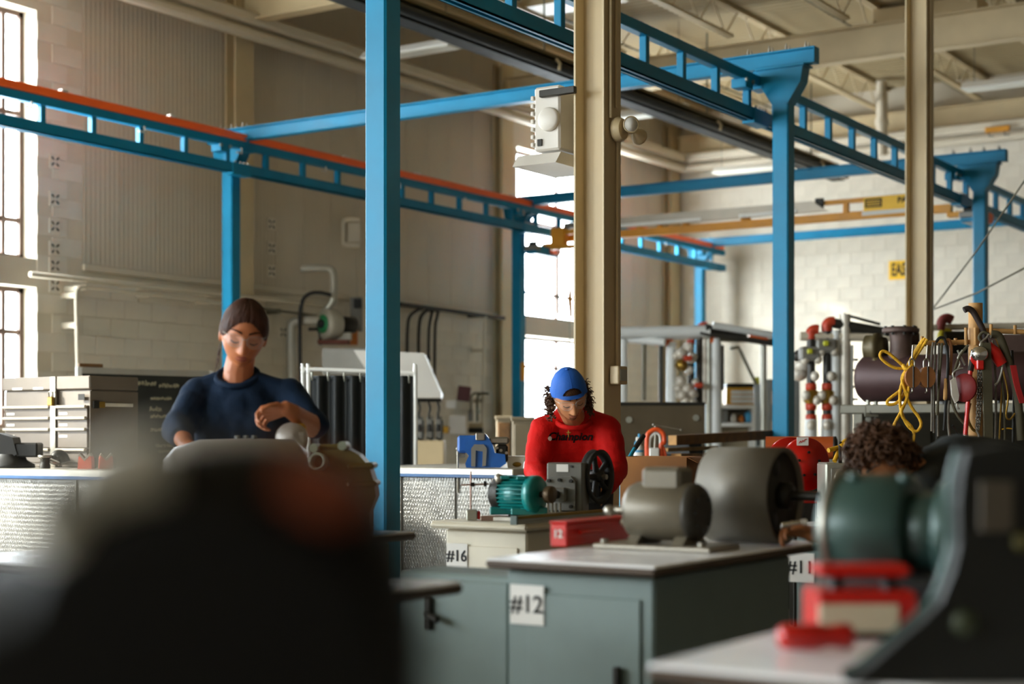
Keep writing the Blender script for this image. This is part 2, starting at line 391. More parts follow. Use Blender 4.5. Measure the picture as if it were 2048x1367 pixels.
for (u0, v0, v1) in ((20.2, 6.0, 7.4), (16.5, 9.3, 10.8), (22.4, 2.5, 4.0)):      # roof vents / blocking
    MB().box(u0, u0 + .5, v0, v1, 6.45, 6.8, .01).build('blocking', M_STEEL_C, ce)
# ---- building columns
def col_i(m, s=.095, z1=6.0):
    for y in (-s, s): m.box(-.1, .1, y - .007, y + .007, 0, z1, .002)
    m.box(-.005, .005, -s, s, 0, z1); return m
C1 = Vector((8.0, 4.6, 0)); C2 = Vector((13.75, 4.6, 0))
c1 = thing('steel_column', 'tan steel I-column behind the man in red, with heater and twin emergency lamps', 'column', C1, 0, 'building columns')
col_i(MB()).build('shaft', M_STEEL_C, c1); MB().box(-.16, .16, -.15, .15, 0, .02, .004).build('base_plate', M_STEEL_C, c1)
for dx, a, b in ((-.045, 2.98, 5.97), (.02, 3.05, 5.97), (.03, 1.55, 2.9)):
    MB().tube([(dx, -.115, a), (dx, -.115, (a + b) / 2), (dx + .008, -.115, b)], .009, 8).build('conduit', M_STEEL_C, c1)
c2 = thing('steel_column', 'tan steel I-column in front of the yellow wall sign', 'column', C2, 0, 'building columns')
col_i(MB(), .09).build('shaft', M_STEEL_C, c2); MB().box(-.16, .16, -.15, .15, 0, .02, .004).build('base_plate', M_STEEL_C, c2)
MB().cyl((-.02, -.108, .3), (-.02, -.108, 5.9), .01, n=8).build('conduit', M_STEEL_C, c2)
# switch box on the near column
jb_ = thing('switch_box', 'small beige switch box on the tan column above the man in red', 'box', (C1.x, C1.y - .14, 1.44))
MB().box(-.05, .06, -.03, .03, 0, .105, .006).build('case', M_STEEL_C, jb_); MB().box(-.035, .045, -.034, -.03, .02, .085, .001).build('cover', M_GALV, jb_)
# twin emergency lamps
el = thing('emergency_lamp', 'beige emergency light with two round spot heads on the tan column', 'lamp', (C1.x + .02, C1.y - .135, 2.92))
MB().lathe([(.0, 0), (.07, .0), (.075, .02), (.06, .05)], (0, .02, 0), (0, -1, 0), 20).build('body', M_STEEL_C, el)
for dx, dz, ax, nm in ((.0, .02, (-.6, -.7, -.1), 'head'), (.1, -.015, (.75, .1, -.15), 'head')):
    a = Vector(ax).normalized(); c = Vector((dx, -.06, dz))
    h = MB().lathe([(.012, -.03), (.02, -.02), (.03, .0), (.047, .04), (.049, .05), (.04, .046)], c, a, 18).build(nm, M_STEEL_C, el)
    MB().lathe([(.001, .042), (.04, .044), (.041, .047), (.001, .05)], c, a, 16).build('lens', M_WHITE, h)
    MB().cyl((dx * .5, -.03, dz * .5), c - a * .02, .01, n=8).build('arm', M_STEEL_C, h)
# unit heater
M_HEATER = mat('heater_white', 'd6cfc3', .45, 0, .04, 4.)
uh = thing('unit_heater', 'white suspended unit heater bracketed to the tan column', 'heater', (C1.x + .05, C1.y + .37, 2.80))
MB().box(-.16, .16, -.18, .0, 0.02, .40, .012).build('case', M_HEATER, uh)
for i in range(7): MB().box(-.165, .165, .0, .02, .05 + i * .046, .075 + i * .046, .003).build('louvre', M_HEATER, uh)
MB().prism([(-.18, 0), (-.24, -.07), (.24, -.07), (.18, 0)], -.2, .1, 'xz').build('hood', M_HEATER, uh)
MB().lathe([(.0, 0), (.07, 0), (.07, .02), (.06, .03), (0, .03)], (-.16, -.11, .2), (-1, 0, 0), 24).build('fan_guard', M_HEATER, uh)
MB().box(-.2, -.165, -.30, -.06, .33, .37, .003).build('bracket', M_DARK, uh); MB().box(-.17, -.15, -.06, -.03, .05, .09).build('data_plate', M_DARK, uh)
# overhead rail along the hall
orr = thing('overhead_rail', 'long brown overhead rail with black underside below the roof joists', 'rail', (-2, 9.0, 5.05))
MB().box(0, 25.1, -.14, .14, .16, .2, .004).build('top_flange', M_BROWN, orr); MB().box(0, 25.1, -.02, .02, .02, .16).build('web', M_BLACK, orr)
MB().box(0, 25.1, -.1, .1, 0, .02, .003).build('bottom_flange', M_BLACK, orr); MB().cyl((0, -.13, .07), (25.1, -.13, .07), .05, n=12).build('pipe', M_BLACK, orr)
for u in (4, 8.2, 12.2, 16.5, 20.5, 24): MB().tube([(u, -.19, .02), (u, -.2, .09), (u, -.15, .14)], .018, 8).build('pipe_clip', M_STEEL_C, orr); MB().cyl((u, 0, .2), (u, 0, 1.3), .012, n=6).build('hanger', M_CONDUIT, orr)
# hanging strip lights
M_TUBE = mat('lamp_diffuser', 'e9e8dc', .4, 0, .02)
def strip(loc, ln, rz, label):
    t = thing('strip_light', label, 'lamp', loc, rz, 'hanging strip lights')
    MB().prism([(-.11, 0), (-.14, -.03), (-.14, -.045), (.14, -.045), (.14, -.03), (.11, 0), (.06, .05), (-.06, .05)], -ln / 2, ln / 2, 'xz').build('housing', M_WHITE, t)
    MB().box(-.12, .12, -ln / 2 + .02, ln / 2 - .02, -.055, -.045, .003).build('diffuser', M_TUBE, t)
    for s in (-1, 1): MB().cyl((0, s * ln * .4, .05), (0, s * ln * .4, 6.8 - loc[2]), .006, n=5).build('hanger', M_CONDUIT, t)
def on(px, py, z): p = Wz(px, py, z); return (p.x, p.y, z)
strip(on(820, 100, 5.72), 1.3, 0, 'white strip light hanging just right of the nearest blue column')
strip(on(2035, 162, 5.72), 1.4, 0, 'white strip light hanging at the top right edge')
strip(on(1494, 336, 5.35), 1.1, 0, 'white strip light hanging above the yellow bridge crane')
strip(on(1290, 225, 5.6), 1.3, 0, 'white strip light half hidden behind the tan column')
vp = thing('vent_pipe', 'thick cream vertical pipe dropping from the roof near the far wall', 'pipe', (24.4, solV(1764, 24.4), 0))
MB().cyl((0, 0, 5.62), (0, 0, 6.8), .09, n=18).build('pipe', M_CREAM, vp); MB().cyl((0, 0, 6.1), (0, 0, 6.19), .11, n=18).build('collar', M_CREAM, vp)
# yellow EAST sign on the far wall
M_SIGN = mat('sign_yellow', 'e8b40a', .5, 0, .05)
p = Wu(1778, 560, WU - .02); q = Wu(1778, 522, WU - .02)
sg = thing('wall_sign', 'yellow wall sign with black letters half hidden by the tan column', 'sign', (WU - .03, p.y, p.z))
MB().box(-.006, .006, -.7, 0, 0, q.z - p.z, .003).build('board', M_SIGN, sg)
text_obj('lettering', 'EAST', .29, M_INK, sg, (-.008, -.045, (q.z - p.z) / 2), FACE_U, bold=.008, align='LEFT').scale.x = .52
# small yellow bracket on the far wall
p = Wu(1995, 264, 24.7); yb = thing('wall_bracket', 'small yellow bracket with two hooks up on the far wall', 'bracket', p)
MB().box(-.02, .02, -.19, .19, .0, .09, .008).build('bar', M_YELLOW, yb)
for s in (-1, 1): MB().tube([(-.03, s * .12, 0), (-.05, s * .12, -.06), (-.05, s * .12 - .08, -.07)], .01, 6).build('hook', M_DARK, yb)
# anchor plates (star pattern of bolts) on the block pier
def anchor(px, py, label):
    p = Wv(px, py, WV - .017); t = thing('wall_anchor', label, 'anchor plate', p, 0, 'dark star shaped wall anchors')
    for a in (45, 135):
        for s in (-1, 1):
            r = math.radians(a); d = Vector((math.cos(r), 0, math.sin(r))) * s
            MB().tube([d * .022 + Vector((0, -.004, 0)), d * .062 + Vector((0, -.004, 0))], [.006, .011], 6).build('arm', M_DARK, t)
    MB().box(-.075, .075, -.002, .012, -.075, .075, .004).build('plate', M_BLOCK, t)
for i, y in enumerate((323, 398, 452, 497, 531, 571)): anchor(110, y, ['topmost', 'second', 'third', 'fourth', 'fifth', 'lowest'][i] + ' star shaped wall anchor on the block pier beside the left window')
for i, y in enumerate((448, 496, 542)): anchor(543, y, ['upper', 'middle', 'lower'][i] + ' star shaped wall anchor right of the far left blue column')
for i, (x, y) in enumerate(((566, 664),)): anchor(x, y, 'single star shaped wall anchor by the fume fan pipe')
# ================================================================== the blue bridge crane system
CU = [7.12, 12.82, 18.65, 24.4]; VR, VL = 5.5, 12.0
BT, BB = 4.49, 4.35                                # cross beam top and bottom
def bolt_mesh():
    return MB().cyl((0, 0, 0), (0, 0, .03), .012, n=6).cyl((0, 0, .03), (0, 0, .055), .006, n=6).mesh('bolt')
BOLT = bolt_mesh(); BOLT.materials.append(M_STEEL)
def crane_column(u, v, label, s=.075):
    t = thing('crane_column', label, 'column', (u, v, 0), 0, 'blue crane columns')
    MB().box(-s, s, -s, s, .02, 4.2, .012).build('post', M_BLUE, t)
    MB().box(-.18, .18, -.18, .18, 0, .02, .004).build('base_plate', M_BLUE, t)
    for x in (-.14, .14):
        for y in (-.14, .14): inst(BOLT, 'bolt', t, (x, y, .02))
    # flared head: two gusset plates either side of the post
    pf = [(-s, 4.02), (-.19, 4.2), (-.21, 4.32), (-.21, BB - .024), (.21, BB - .024), (.21, 4.32), (.19, 4.2), (s, 4.02)]
    MB().prism(pf, -s - .006, s + .006, 'yz').build('head', M_BLUE, t)
    MB().box(-.1, .1, -.23, .23, BB - .022, BB - .002, .003).build('cap_plate', M_BLUE, t)
    return t
crane_column(CU[0], VR, 'nearest blue crane column, scuffed, left of the centre')
crane_column(CU[1], VR, 'blue crane column with flared head behind the red reel')
crane_column(CU[2], VR, 'blue crane column at the right, behind the rigging rack')
crane_column(CU[1], VL, 'blue crane column behind the woman in navy')
crane_column(CU[2], VL, 'blue crane column left of the bright window behind the man')
crane_column(CU[3], VL, 'farthest blue crane column in the corner behind the pipe racks')
def cross(u, v0, v1, label):
    t = thing('cross_beam', label, 'beam', (u, v0, BB), 0, 'blue crane cross beams')
    L = v1 - v0; m = MB(); h = BT - BB
    m.box(-.055, .055, 0, L, h - .014, h, .002); m.box(-.055, .055, 0, L, 0, .014, .002); m.box(-.012, .012, 0, L, .014, h - .014)
    m.build('beam', M_BLUE, t)
    MB().box(-.057, .057, -.008, 0, 0, h, .002).build('end_plate', M_BLUE, t); MB().box(-.057, .057, L, L + .008, 0, h, .002).build('end_plate', M_BLUE, t)
    for y in (.08, .26, .42, .62, L - .5, L - .34, L - .18):
        inst(BOLT, 'bolt', t, (-.035, y, h)); inst(BOLT, 'bolt', t, (.035, y, h))
cross(CU[1], VR - .3, VL + .3, 'blue cross beam running from the woman\'s column up to the red reel column')
cross(CU[2], VR - .3, VL + .3, 'blue cross beam passing behind the tan column above the bridge crane')
cross(CU[3], VR - 2.2, VL + .3, 'farthest blue cross beam below the bridge crane')
def runway(name, v, z0, z1, u0, u1, label, spos, near):
    t = thing(name, label, 'crane runway', (u0, v, z0), 0, 'blue crane runways')
    L = u1 - u0; m = MB(); h = z1 - z0
    m.box(0, L, -.05, .05, .075, .11, .003); m.box(0, L, -.05, -.038, .0, .08); m.box(0, L, .038, .05, .0, .08); m.box(0, L, -.05, -.02, 0, .012); m.box(0, L, .02, .05, 0, .012)
    m.build('bottom_chord', M_BLUE, t)
    MB().box(0, L, -.04, .04, h - .085, h, .006).build('top_chord', M_BLUE, t)
    sm = MB().box(-.03, .03, -.03, .03, .11, h - .085, .004).mesh('strut'); sm.materials.append(M_BLUE)
    x = spos
    while x < u1 - .1:
        inst(sm, 'strut', t, (x - u0, 0, 0)); x += .625
    for c in CU:                                    # hangers below the cross beams, splice plates
        if u0 < c < u1 - .05:
            mm = MB(); mm.box(c - u0 - .02, c - u0 + .02, -.06, .06, h, BB - z0 - .005, .002); mm.box(c - u0 - .09, c - u0 + .09, -.06, .06, h - .11, h - .085); mm.build('hanger', M_BLUE, t)
            MB().box(c - u0 - .45, c - u0 - .3, -.07, .07, h - .16, h - .08, .004).build('bracket', M_BLUE, t)
            for dx in (-.45, -.31):
                MB().cyl((c - u0 + dx, -.085, h - .1), (c - u0 + dx, -.07, h - .1), .02, n=10).build('bracket_bolt', M_STEEL, t)
            MB().box(c - u0 - .25, c - u0 + .05, -.06, .06, -.02, .11, .004).build('splice', M_BLUE, t)
            for dx in (-.2, -.12, -.06, 0): MB().cyl((c - u0 + dx, -.045, .11), (c - u0 + dx, -.045, .13), .014, n=8).build('splice_bolt', M_STEEL, t)
    return t, L, h
rt, L, h = runway('runway_truss', 5.72, 3.87, 4.28, 4.2, 24.2, 'blue truss runway crossing the upper right', 4.42, True)
lt, L, h = runway('runway_truss', 11.8, 3.97, 4.33, 5.0, 24.9, 'blue truss runway along the left wall with an orange bar on top', 5.03, False)
MB().box(0, L - .05, -.045, .03, h + .002, h + .085, .012).build('conductor_bar', M_ORANGE, lt)
M_CLIP = mat('clip_white', 'c9c4bb', .5)
x = 2.45
while x < L - 1:
    MB().box(x - .05, x + .03, -.05, .02, h + .083, h + .11, .008).build('bar_clip', M_CLIP, lt)
    MB().tube([(x - .42, -.05, h - .08), (x - .42, -.06, h - .14), (x - .5, -.06, h - .14)], .01, 6).build('drop_clip', M_CLIP, lt); x += 1.42
# ---- yellow bridge between the runways
BU = 19.0
br = thing('bridge_crane', 'yellow bridge crane girder spanning the two blue runways', 'bridge crane', (BU, 5.95, 3.85))
BL = 5.55
MB().box(-.05, .05, 0, BL, 0, .1, .006).build('bottom_chord', M_YELLOW, br); MB().box(-.035, .035, 0, BL - 1.5, .215, .27, .005).build('top_chord', M_YELLOW, br)
for y in (1.35, 2.7, 4.0): MB().box(-.03, .03, y - .035, y + .035, .1, .215, .004).build('strut', M_YELLOW, br)
M_TRAY = mat('cable_tray', 'b0a695', .45, .3, .08, 4.)
MB().prism([(1.55, .12), (1.75, .26), (4.9, .26), (5.1, .12)], -.16, -.1, 'yz').build('cable_tray', M_TRAY, br)
for a, b in ((1.95, 2.75), (3.3, 4.85)): MB().box(-.18, -.165, a, b, .12, .165, .003).build('light_panel', M_WHITE, br)
for y in (2.75, 3.6, 4.3): MB().box(-.06, .06, y - .03, y + .03, .09, .13, .003).build('clamp', M_YELLOW, br)
MB().box(-.09, -.06, 1.62, 1.74, .16, .3, .01).build('festoon_trolley', M_DARK, br)
sp = MB().box(-.065, -.05, .45, 1.1, .03, .26, .003).build('sign_plate', M_SIGN, br)
MB().box(-.068, -.064, .86, 1.08, .13, .24).build('black_block', M_INK, sp); MB().box(-.068, -.064, .46, 1.12, .035, .085).build('white_strip', M_PAPER, sp)
for z in (.205, .178, .15): MB().box(-.071, -.067, .88, 1.06, z, z + .012).build('yellow_stripe', M_SIGN, sp)
text_obj('lettering', 'PAK', .1, M_INK, sp, (-.07, .57, .19), FACE_U, bold=.003, depth=.001)
# end trucks hanging from the runway tracks
for y, nm in ((-.28, 'end_truck'), (BL + .32, 'end_truck')):
    e = MB().box(-.32, .32, y - .09, y + .09, -.17, -.045, .01).build(nm, M_BLUE, br)
    for x in (-.26, .26): MB().cyl((x, y - .05, -.03), (x, y + .05, -.03), .045, n=14).build('wheel', M_DARK, e)
    MB().box(-.34, -.2, y - .095, y + .095, -.12, -.05, .01).build('maker_plate', M_GREY, e)
    MB().box(.05, .3, y - .14, y + .1, -.14, -.01, .02).build('bumper', M_ORANGE, e)
MB().box(-.06, .06, -.25, .05, -.06, .0, .005).build('end_arm', M_YELLOW, br); MB().box(-.06, .06, BL - .05, BL + .3, -.06, .0, .005).build('end_arm', M_YELLOW, br)
# hoist trolley near the left runway
ho = thing('hoist_trolley', 'yellow hoist trolley with hanging chains left of the tan column', 'hoist', (BU - .25, 11.1, 3.72))
MB().box(-.05, .05, -.42, .42, 0, .06, .006).build('beam', M_YELLOW, ho); MB().box(-.06, .06, .18, .40, .05, .3, .01).build('side_plate', M_YELLOW, ho); MB().box(-.06, .06, -.42, -.3, .05, .3, .01).build('side_plate', M_YELLOW, ho)
MB().box(-.04, .04, -.35, .25, .2, .27, .01).build('cross_plate', M_YELLOW, ho); MB().box(-.05, .05, -.2, -.12, .05, .38, .01).build('hanger_plate', M_YELLOW, ho)
for y, ln in ((.3, .9), (.12, 2.0), (-.14, 1.5)): MB().tube([(0, y, 0), (.01, y + .01, -ln * .5), (0, y, -ln)], .012, 6).build('chain', M_GALV, ho)
MB().box(-.04, .04, -.24, -.1, -.2, -.04, .01).build('motor', M_BLUE, ho); MB().box(-.04, .04, -.4, -.26, -.24, -.06, .01).build('gear_case', M_YELLOW, ho)
MB().tube([(0, .11, -.55), (0, .12, -.7), (0, .1, -.95)], [.02, .035, .025], 10).build('control_pendant', M_YELLOW, ho)
MB().box(-.06, .06, -.1, .2, .28, .36, .02).build('cable_carrier', M_GREY, ho)
# yellow switch plate on the blue column by the window
ys = thing('pull_switch', 'small yellow pull switch on the blue column by the bright window', 'switch', (CU[2] - .05, VL - .1, 1.9))
MB().box(-.03, .03, -.03, .02, 0, .26, .008).build('case', M_YELLOW, ys); MB().box(-.02, .02, -.035, -.03, .08, .16).build('plate', M_SIGN, ys)
# stay wires at the right
for i, ((a, b), (c, d), lab) in enumerate((((2060, 345), (1868, 614), 'steep thin grey cable sloping down behind the tan column'), ((2060, 530), (1868, 618), 'shallow thin grey cable sloping down at the right edge'))):
    p0 = W(a, b, 12.4); p1 = W(c, d, 14.8); w = thing('stay_cable', lab, 'cable', p1)
    kk = min((6.4 - p1.z) / (p0.z - p1.z), (V0R + .05 - p1.y) / (p0.y - p1.y))
    MB().tube([Vector((0, 0, 0)), (p0 - p1) * .5 + Vector((0, 0, -.03)), p0 - p1, (p0 - p1) * kk], .008, 6).build('strand', M_CONDUIT, w)
# ================================================================== things along the left wall and the far end
# ---- conduits on the block wall
def conduit(pts, r, label, m=M_CONDUIT, cat='conduit', plane=WV - .22):
    P = [Wv(x, y, plane) for x, y in pts]; t = thing('conduit', label, cat, P[0])
    MB().tube(spline([p - P[0] for p in P], 5), r, 8).build('pipe', m, t)
    for i in range(1, len(P) - 1): MB().box(-.02, .02, -.01, .2, -.03, .03, .004).build('clip', m, t, loc=P[i] - P[0] + Vector((0, .01, 0)))
conduit([(155, 740), (153, 650), (152, 590), (158, 577), (175, 574), (300, 588), (420, 603), (520, 615)], .018, 'thin grey conduit turning along the block wall above the chalkboard', M_CREAM)
conduit([(60, 548), (300, 573), (438, 588), (560, 602), (650, 612)], .03, 'thick cream conduit running below the panel ledge', M_CREAM)
conduit([(480, 612), (560, 622), (640, 632)], .018, 'grey conduit running from the blue column to the fume fan', M_CONDUIT)
conduit([(800, 608), (880, 618), (960, 630), (1008, 636)], .03, 'dark cable tray pipe above the welding booth', M_DARK)
conduit([(970, 632), (968, 700), (966, 800), (965, 880)], .03, 'cream drain pipe beside the bright window', M_CREAM)
for i, (x0, x1, y1) in enumerate(((815, 840, 705), (838, 860, 706), (858, 872, 715), (870, 884, 760))):
    P = [Wv(x, y, WV - .14) for x, y in ((x1 + 4, 618), (x1 - 6, 620), (x0 + 4, 634), (x0, 660), (x0 - 1, y1))]
    t = thing('welding_cable', ['leftmost', 'second', 'third', 'rightmost'][i] + ' dark cable curving down to the welding booth', 'cable', P[-1], 0, 'cables above the welding booth')
    MB().tube(spline([p - P[-1] for p in P], 6), .022, 8).build('sheath', M_BLACK, t); MB().cyl((0, 0, -.05), (0, 0, .02), .03, n=10).build('gland', M_DARK, t)
# ---- chalkboard on a stand
f = Fr(250, 13.6, 0); cb = f.thing('chalkboard', 'black chalkboard with handwriting in an aluminium frame behind the tool chest', 'chalkboard')
cb.rotation_euler = (0, 0, -math.radians(15))       # slightly turned to the room
p0 = f.P(148, 736); cx0, cx1 = -.45, .88; zt, zb = 1.72, .62
M_SLATE = mat('slate', '23241e', .7, 0, .35, 3.); M_ALU = mat('aluminium', 'c4c0b4', .35, .6, .06, 6.); M_CHALK = mat('chalk', 'a59c80', .95, 0, .15, 40.)
MB().box(cx0 + .03, cx1 - .03, 0, .012, zb, zt - .05).build('slate', M_SLATE, cb)
MB().box(cx0, cx1, -.012, .025, zt - .055, zt, .004).build('frame_rail', M_ALU, cb); MB().box(cx0, cx1, -.05, .025, zb - .03, zb, .004).build('frame_rail', M_ALU, cb)
MB().box(cx0, cx0 + .045, -.014, .027, zb, zt, .004).build('frame_stile', M_WHITE, cb); MB().box(cx1 - .045, cx1, -.014, .027, zb, zt, .004).build('frame_stile', M_WHITE, cb)
for x in (cx0 + .1, cx1 - .1): MB().cyl((x, .04, 0), (x, .04, zb + .1), .02, n=10).build('leg', M_ALU, cb)
MB().box(cx0 + .02, cx0 + .24, -.01, .02, zt, zt + .03, .004).build('eraser', M_WOOD, cb)
rr = random.Random(3)
def scribble(x, z, w, h, big):
    pts = [(x, -.003, z)]; n = max(3, int(w / (h * .42)))
    for i in range(n * 4):
        pts.append((x + w * i / (n * 4) + rr.uniform(-.4, .4) * h * .4, -.003, z + h * (.5 + .5 * math.sin(i * 1.9 + rr.random() * 1.4)) * rr.uniform(.6, 1)))
    return MB().tube(spline(pts, 3), .0048 if big else .0036, 4)
rows = [(-.38, 1.585, .36, .055, 1), (0, 1.575, .3, .05, 1), (.33, 1.56, .2, .04, 0), (.6, 1.52, .14, .06, 1), (.25, 1.45, .2, .035, 0), (.58, 1.43, .14, .045, 0), (.24, 1.35, .12, .045, 0), (.5, 1.34, .2, .05, 0), (.25, 1.29, .16, .04, 0), (.5, 1.27, .14, .04, 0), (.25, 1.17, .18, .04, 0), (.52, 1.15, .12, .05, 0), (.3, 1.03, .2, .035, 0), (.32, .98, .16, .03, 0), (-.3, 1.46, .3, .045, 1), (-.3, 1.3, .34, .045, 0)]
for r_ in rows: scribble(*r_).build('chalk_writing', M_CHALK, cb)
# ---- fume fan with elbow pipes on the wall
ZW = lambda px, gap=.12: (WV - gap) / (ST - CT * (px - 1024) / FPX)
Fz = ZW(655, .45); f = Fr(655, Fz, 0); ff = f.thing('fume_fan', 'grey fume extraction fan with green ring and elbow pipes on the wall', 'extractor fan')
M_PIPE = mat('fan_pipe', 'a8a394', .5, .2, .08, 5.); M_GREEN = mat('fan_green', '1f7a4a', .5)
MB().tube(spline([f.P(602, 537), f.P(645, 536), f.P(662, 540), f.P(667, 556), f.P(667, 600)], 6), .05, 14).build('exhaust_pipe', M_PIPE, ff)
MB().tube([f.P(667, 598), f.P(664, 606), f.P(650, 622), f.P(645, 630)], [.055, .05, .045, .045], 12).build('reducer', M_GALV, ff)
MB().tube(spline([f.P(585, 800), f.P(583, 700), f.P(583, 655), f.P(588, 645), f.P(600, 641), f.P(640, 641)], 6), .062, 14).build('suction_pipe', M_PIPE, ff)
c = f.P(660, 648)
MB().lathe([(.0, -.1), (.17, -.1), (.19, -.06), (.19, .06), (.17, .1), (0, .1)], c, (-.75, -.66, 0), 28).build('casing', M_PIPE, ff)
MB().lathe([(.06, .1), (.11, .1), (.115, .115), (.06, .12)], c, (-.75, -.66, 0), 24).build('ring', M_GREEN, ff)
MB().lathe([(.0, .1), (.055, .1), (.05, .16), (0, .16)], c, (-.75, -.66, 0), 18).build('inlet', M_BLACK, ff)
MB().lathe([(.0, .08), (.1, .08), (.11, .14), (.1, .34), (.06, .37), (0, .37)], c, (.8, .55, 0), 18).build('motor', M_DARK, ff)
q = f.P(640, 688); MB().box(q.x - .02, q.x + .36, -.1, .12, q.z, q.z + .05, .005).build('shelf', mat('rusty_red', '5a2a18', .7), ff)
MB().tube([f.P(617, 658), f.P(636, 658), f.P(640, 664), f.P(641, 690)], .022, 8).build('bracket', M_DARK, ff); MB().box(c.x + .08, c.x + .26, .0, .1, q.z + .05, c.z - .1, .01).build('pedestal', M_PIPE, ff)
t = thing('flex_hose', 'black hose looping from the wall to the fume fan', 'hose', W(602, 640, Fz - .1), ROTC); f2 = Fr(602, Fz - .1, t.location.z)
MB().tube(spline([f2.P(602, 800), f2.P(600, 700), f2.P(600, 632), f2.P(606, 600), f2.P(620, 587), f2.P(640, 585), f2.P(662, 590)], 6), .024, 10).build('tube', M_BLACK, t)
f = Fr(705, ZW(705), 0); t = f.thing('disconnect_switch', 'grey switch panel with a black box beside the nearest column', 'switch'); 
a, b = f.P(700, 662), f.P(724, 594); MB().box(a.x, b.x, 0, .1, a.z, b.z, .006).build('backboard', M_GREY, t)
a, b = f.P(708, 616), f.P(724, 598); MB().box(a.x, b.x, -.06, 0, a.z, b.z, .006).build('box', M_BLACK, t)
a, b = f.P(696, 690), f.P(716, 655); MB().box(a.x, b.x, -.1, 0, a.z, b.z, .01).build('orange_guard', mat('guard_orange', 'b0641a', .6), t)
# ---- welding booth: hood, racks and curtain
f = Fr(800, 17.4, 0); wbth = f.thing('welding_booth', 'white sloping fume hood over a welding bench behind the black screen', 'fume hood')
M_HOOD = mat('hood_white', 'c5c1b8', .4, .2, .05, 4.)
a = [f.P(708, 700), f.P(848, 706), f.P(880, 782), f.P(760, 782)]; hp = [(p.x, p.z) for p in a]
MB().prism(hp, -.05, .45, 'xz').build('hood', M_HOOD, wbth); a, b = f.P(752, 796), f.P(882, 782); MB().box(a.x, b.x, -.08, .48, a.z, b.z, .006).build('hood_rim', M_HOOD, wbth)
a, b = f.P(640, 748), f.P(738, 694); MB().box(a.x, b.x, .2, .5, a.z, b.z, .01).build('side_case', M_GREY, wbth)
a, b = f.P(752, 803), f.P(882, 796); MB().box(a.x, b.x, .1, .16, a.z, b.z).build('rack_bar', M_DARK, wbth)
for i, x in enumerate((838, 858, 876)):
    MB().tube(spline([f.P(x - 2, 800), f.P(x + 2, 815), f.P(x, 828), f.P(x, 838)], 4), .016, 6).build('lead', M_DARK, wbth)
    a, b = f.P(x - 5, 878), f.P(x + 7, 832); MB().box(a.x, b.x, .04, .12, a.z, b.z, .012).build('torch_holder', M_GREY, wbth)
    a, b = f.P(x - 3, 862), f.P(x + 3, 848); MB().box(a.x, b.x, .0, .045, a.z, b.z, .006).build('grip', M_BLACK, wbth)
    MB().tube(spline([f.P(x - 5, 874), f.P(x + 2, 878), f.P(x + 8, 874), f.P(x + 8, 840)], 4), .012, 6).build('cable_loop', M_DARK, wbth)
a, b = f.P(826, 925), f.P(888, 880); MB().box(a.x, b.x, 0, .5, 0.02, b.z, .01).build('cabinet', M_STEEL_C, wbth)
f = Fr(898, ZW(898, .2), 0); t = f.thing('wall_dispenser', 'maroon box over a white dispenser on the wall behind the vise', 'dispenser')
a, b = f.P(885, 800), f.P(911, 770); MB().box(a.x, b.x, 0, .12, a.z, b.z, .01, Matrix.Rotation(.12, 4, 'Y')).build('maroon_case', mat('maroon', '4f2022', .6), t)
a, b = f.P(892, 816), f.P(912, 800); MB().box(a.x, b.x, -.02, .1, a.z, b.z, .01).build('white_case', M_WHITE, t)
a, b = f.P(884, 866), f.P(897, 852); MB().box(a.x, b.x, 0, .08, a.z, b.z, .01).build('yellow_tag', mat('tag_yellow', 'c9971c', .6), t)
a, b = f.P(898, 868), f.P(932, 830); MB().box(a.x, b.x, .05, .07, a.z, b.z, .002).build('paper', M_PAPER, t)
f = Fr(960, ZW(960, .22), 0); t = f.thing('gas_manifold', 'small pipe loop with valves on the wall left of the blue column', 'pipework')
for x, y in ((942, 790), (955, 790)): MB().tube(spline([f.P(x, 842), f.P(x, 800), f.P(x + 4, 788), f.P(x + 14, 786), f.P(978, 787)], 5), .018, 8).build('pipe', M_CONDUIT, t)
a, b = f.P(936, 842), f.P(946, 818); MB().box(a.x, b.x, -.03, .05, a.z, b.z, .008).build('valve_box', M_GREY, t)
MB().ell(f.P(956, 822), .04, 10, 6).build('valve_wheel', M_GALV, t)
a, b = f.P(937, 866), f.P(966, 855); MB().box(a.x, b.x, -.1, .1, a.z, b.z, .01).build('bracket_tray', M_BLACK, t); a, b = f.P(938, 855), f.P(966, 846); MB().box(a.x, b.x, -.08, .1, a.z, b.z, .005).build('back_plate', M_STEEL_C, t)
# black welding screen on a pipe frame
f = Fr(715, 12.4, 0); ws = f.thing('welding_screen', 'black curtain screen on a white pipe frame behind the nearest column', 'welding screen')
M_CURT = mat('curtain_black', '0f1311', .55, 0, .2, 3.)
for off, x0 in ((0, 606), (-.25, 617)):
    MB().tube(spline([f.P(x0, 868 + 290, off), f.P(x0, 760, off), f.P(x0, 748, off), f.P(x0 + 4, 740, off), f.P(x0 + 14, 738, off), f.P(815, 745, off), f.P(828, 749, off), f.P(831, 760, off), f.P(831, 1158, off)], 5), .016, 10).build('frame_pipe', M_WHITE, ws)
rings = []
x0, x1 = f.P(617, 800).x, f.P(828, 800).x; zt, zb = f.P(700, 752).z, .12
vs = []; n = 60
for i in range(n + 1):
    t_ = i / n; y = .03 * math.sin(t_ * 40) - .1
    for k in range(6): vs.append((x0 + (x1 - x0) * t_, y * (1 - k * .05), zt + (zb - zt) * k / 5))
MB().add(vs, [(i * 6 + k, (i + 1) * 6 + k, (i + 1) * 6 + k + 1, i * 6 + k + 1) for i in range(n) for k in range(5)], True).build('curtain', M_CURT, ws)
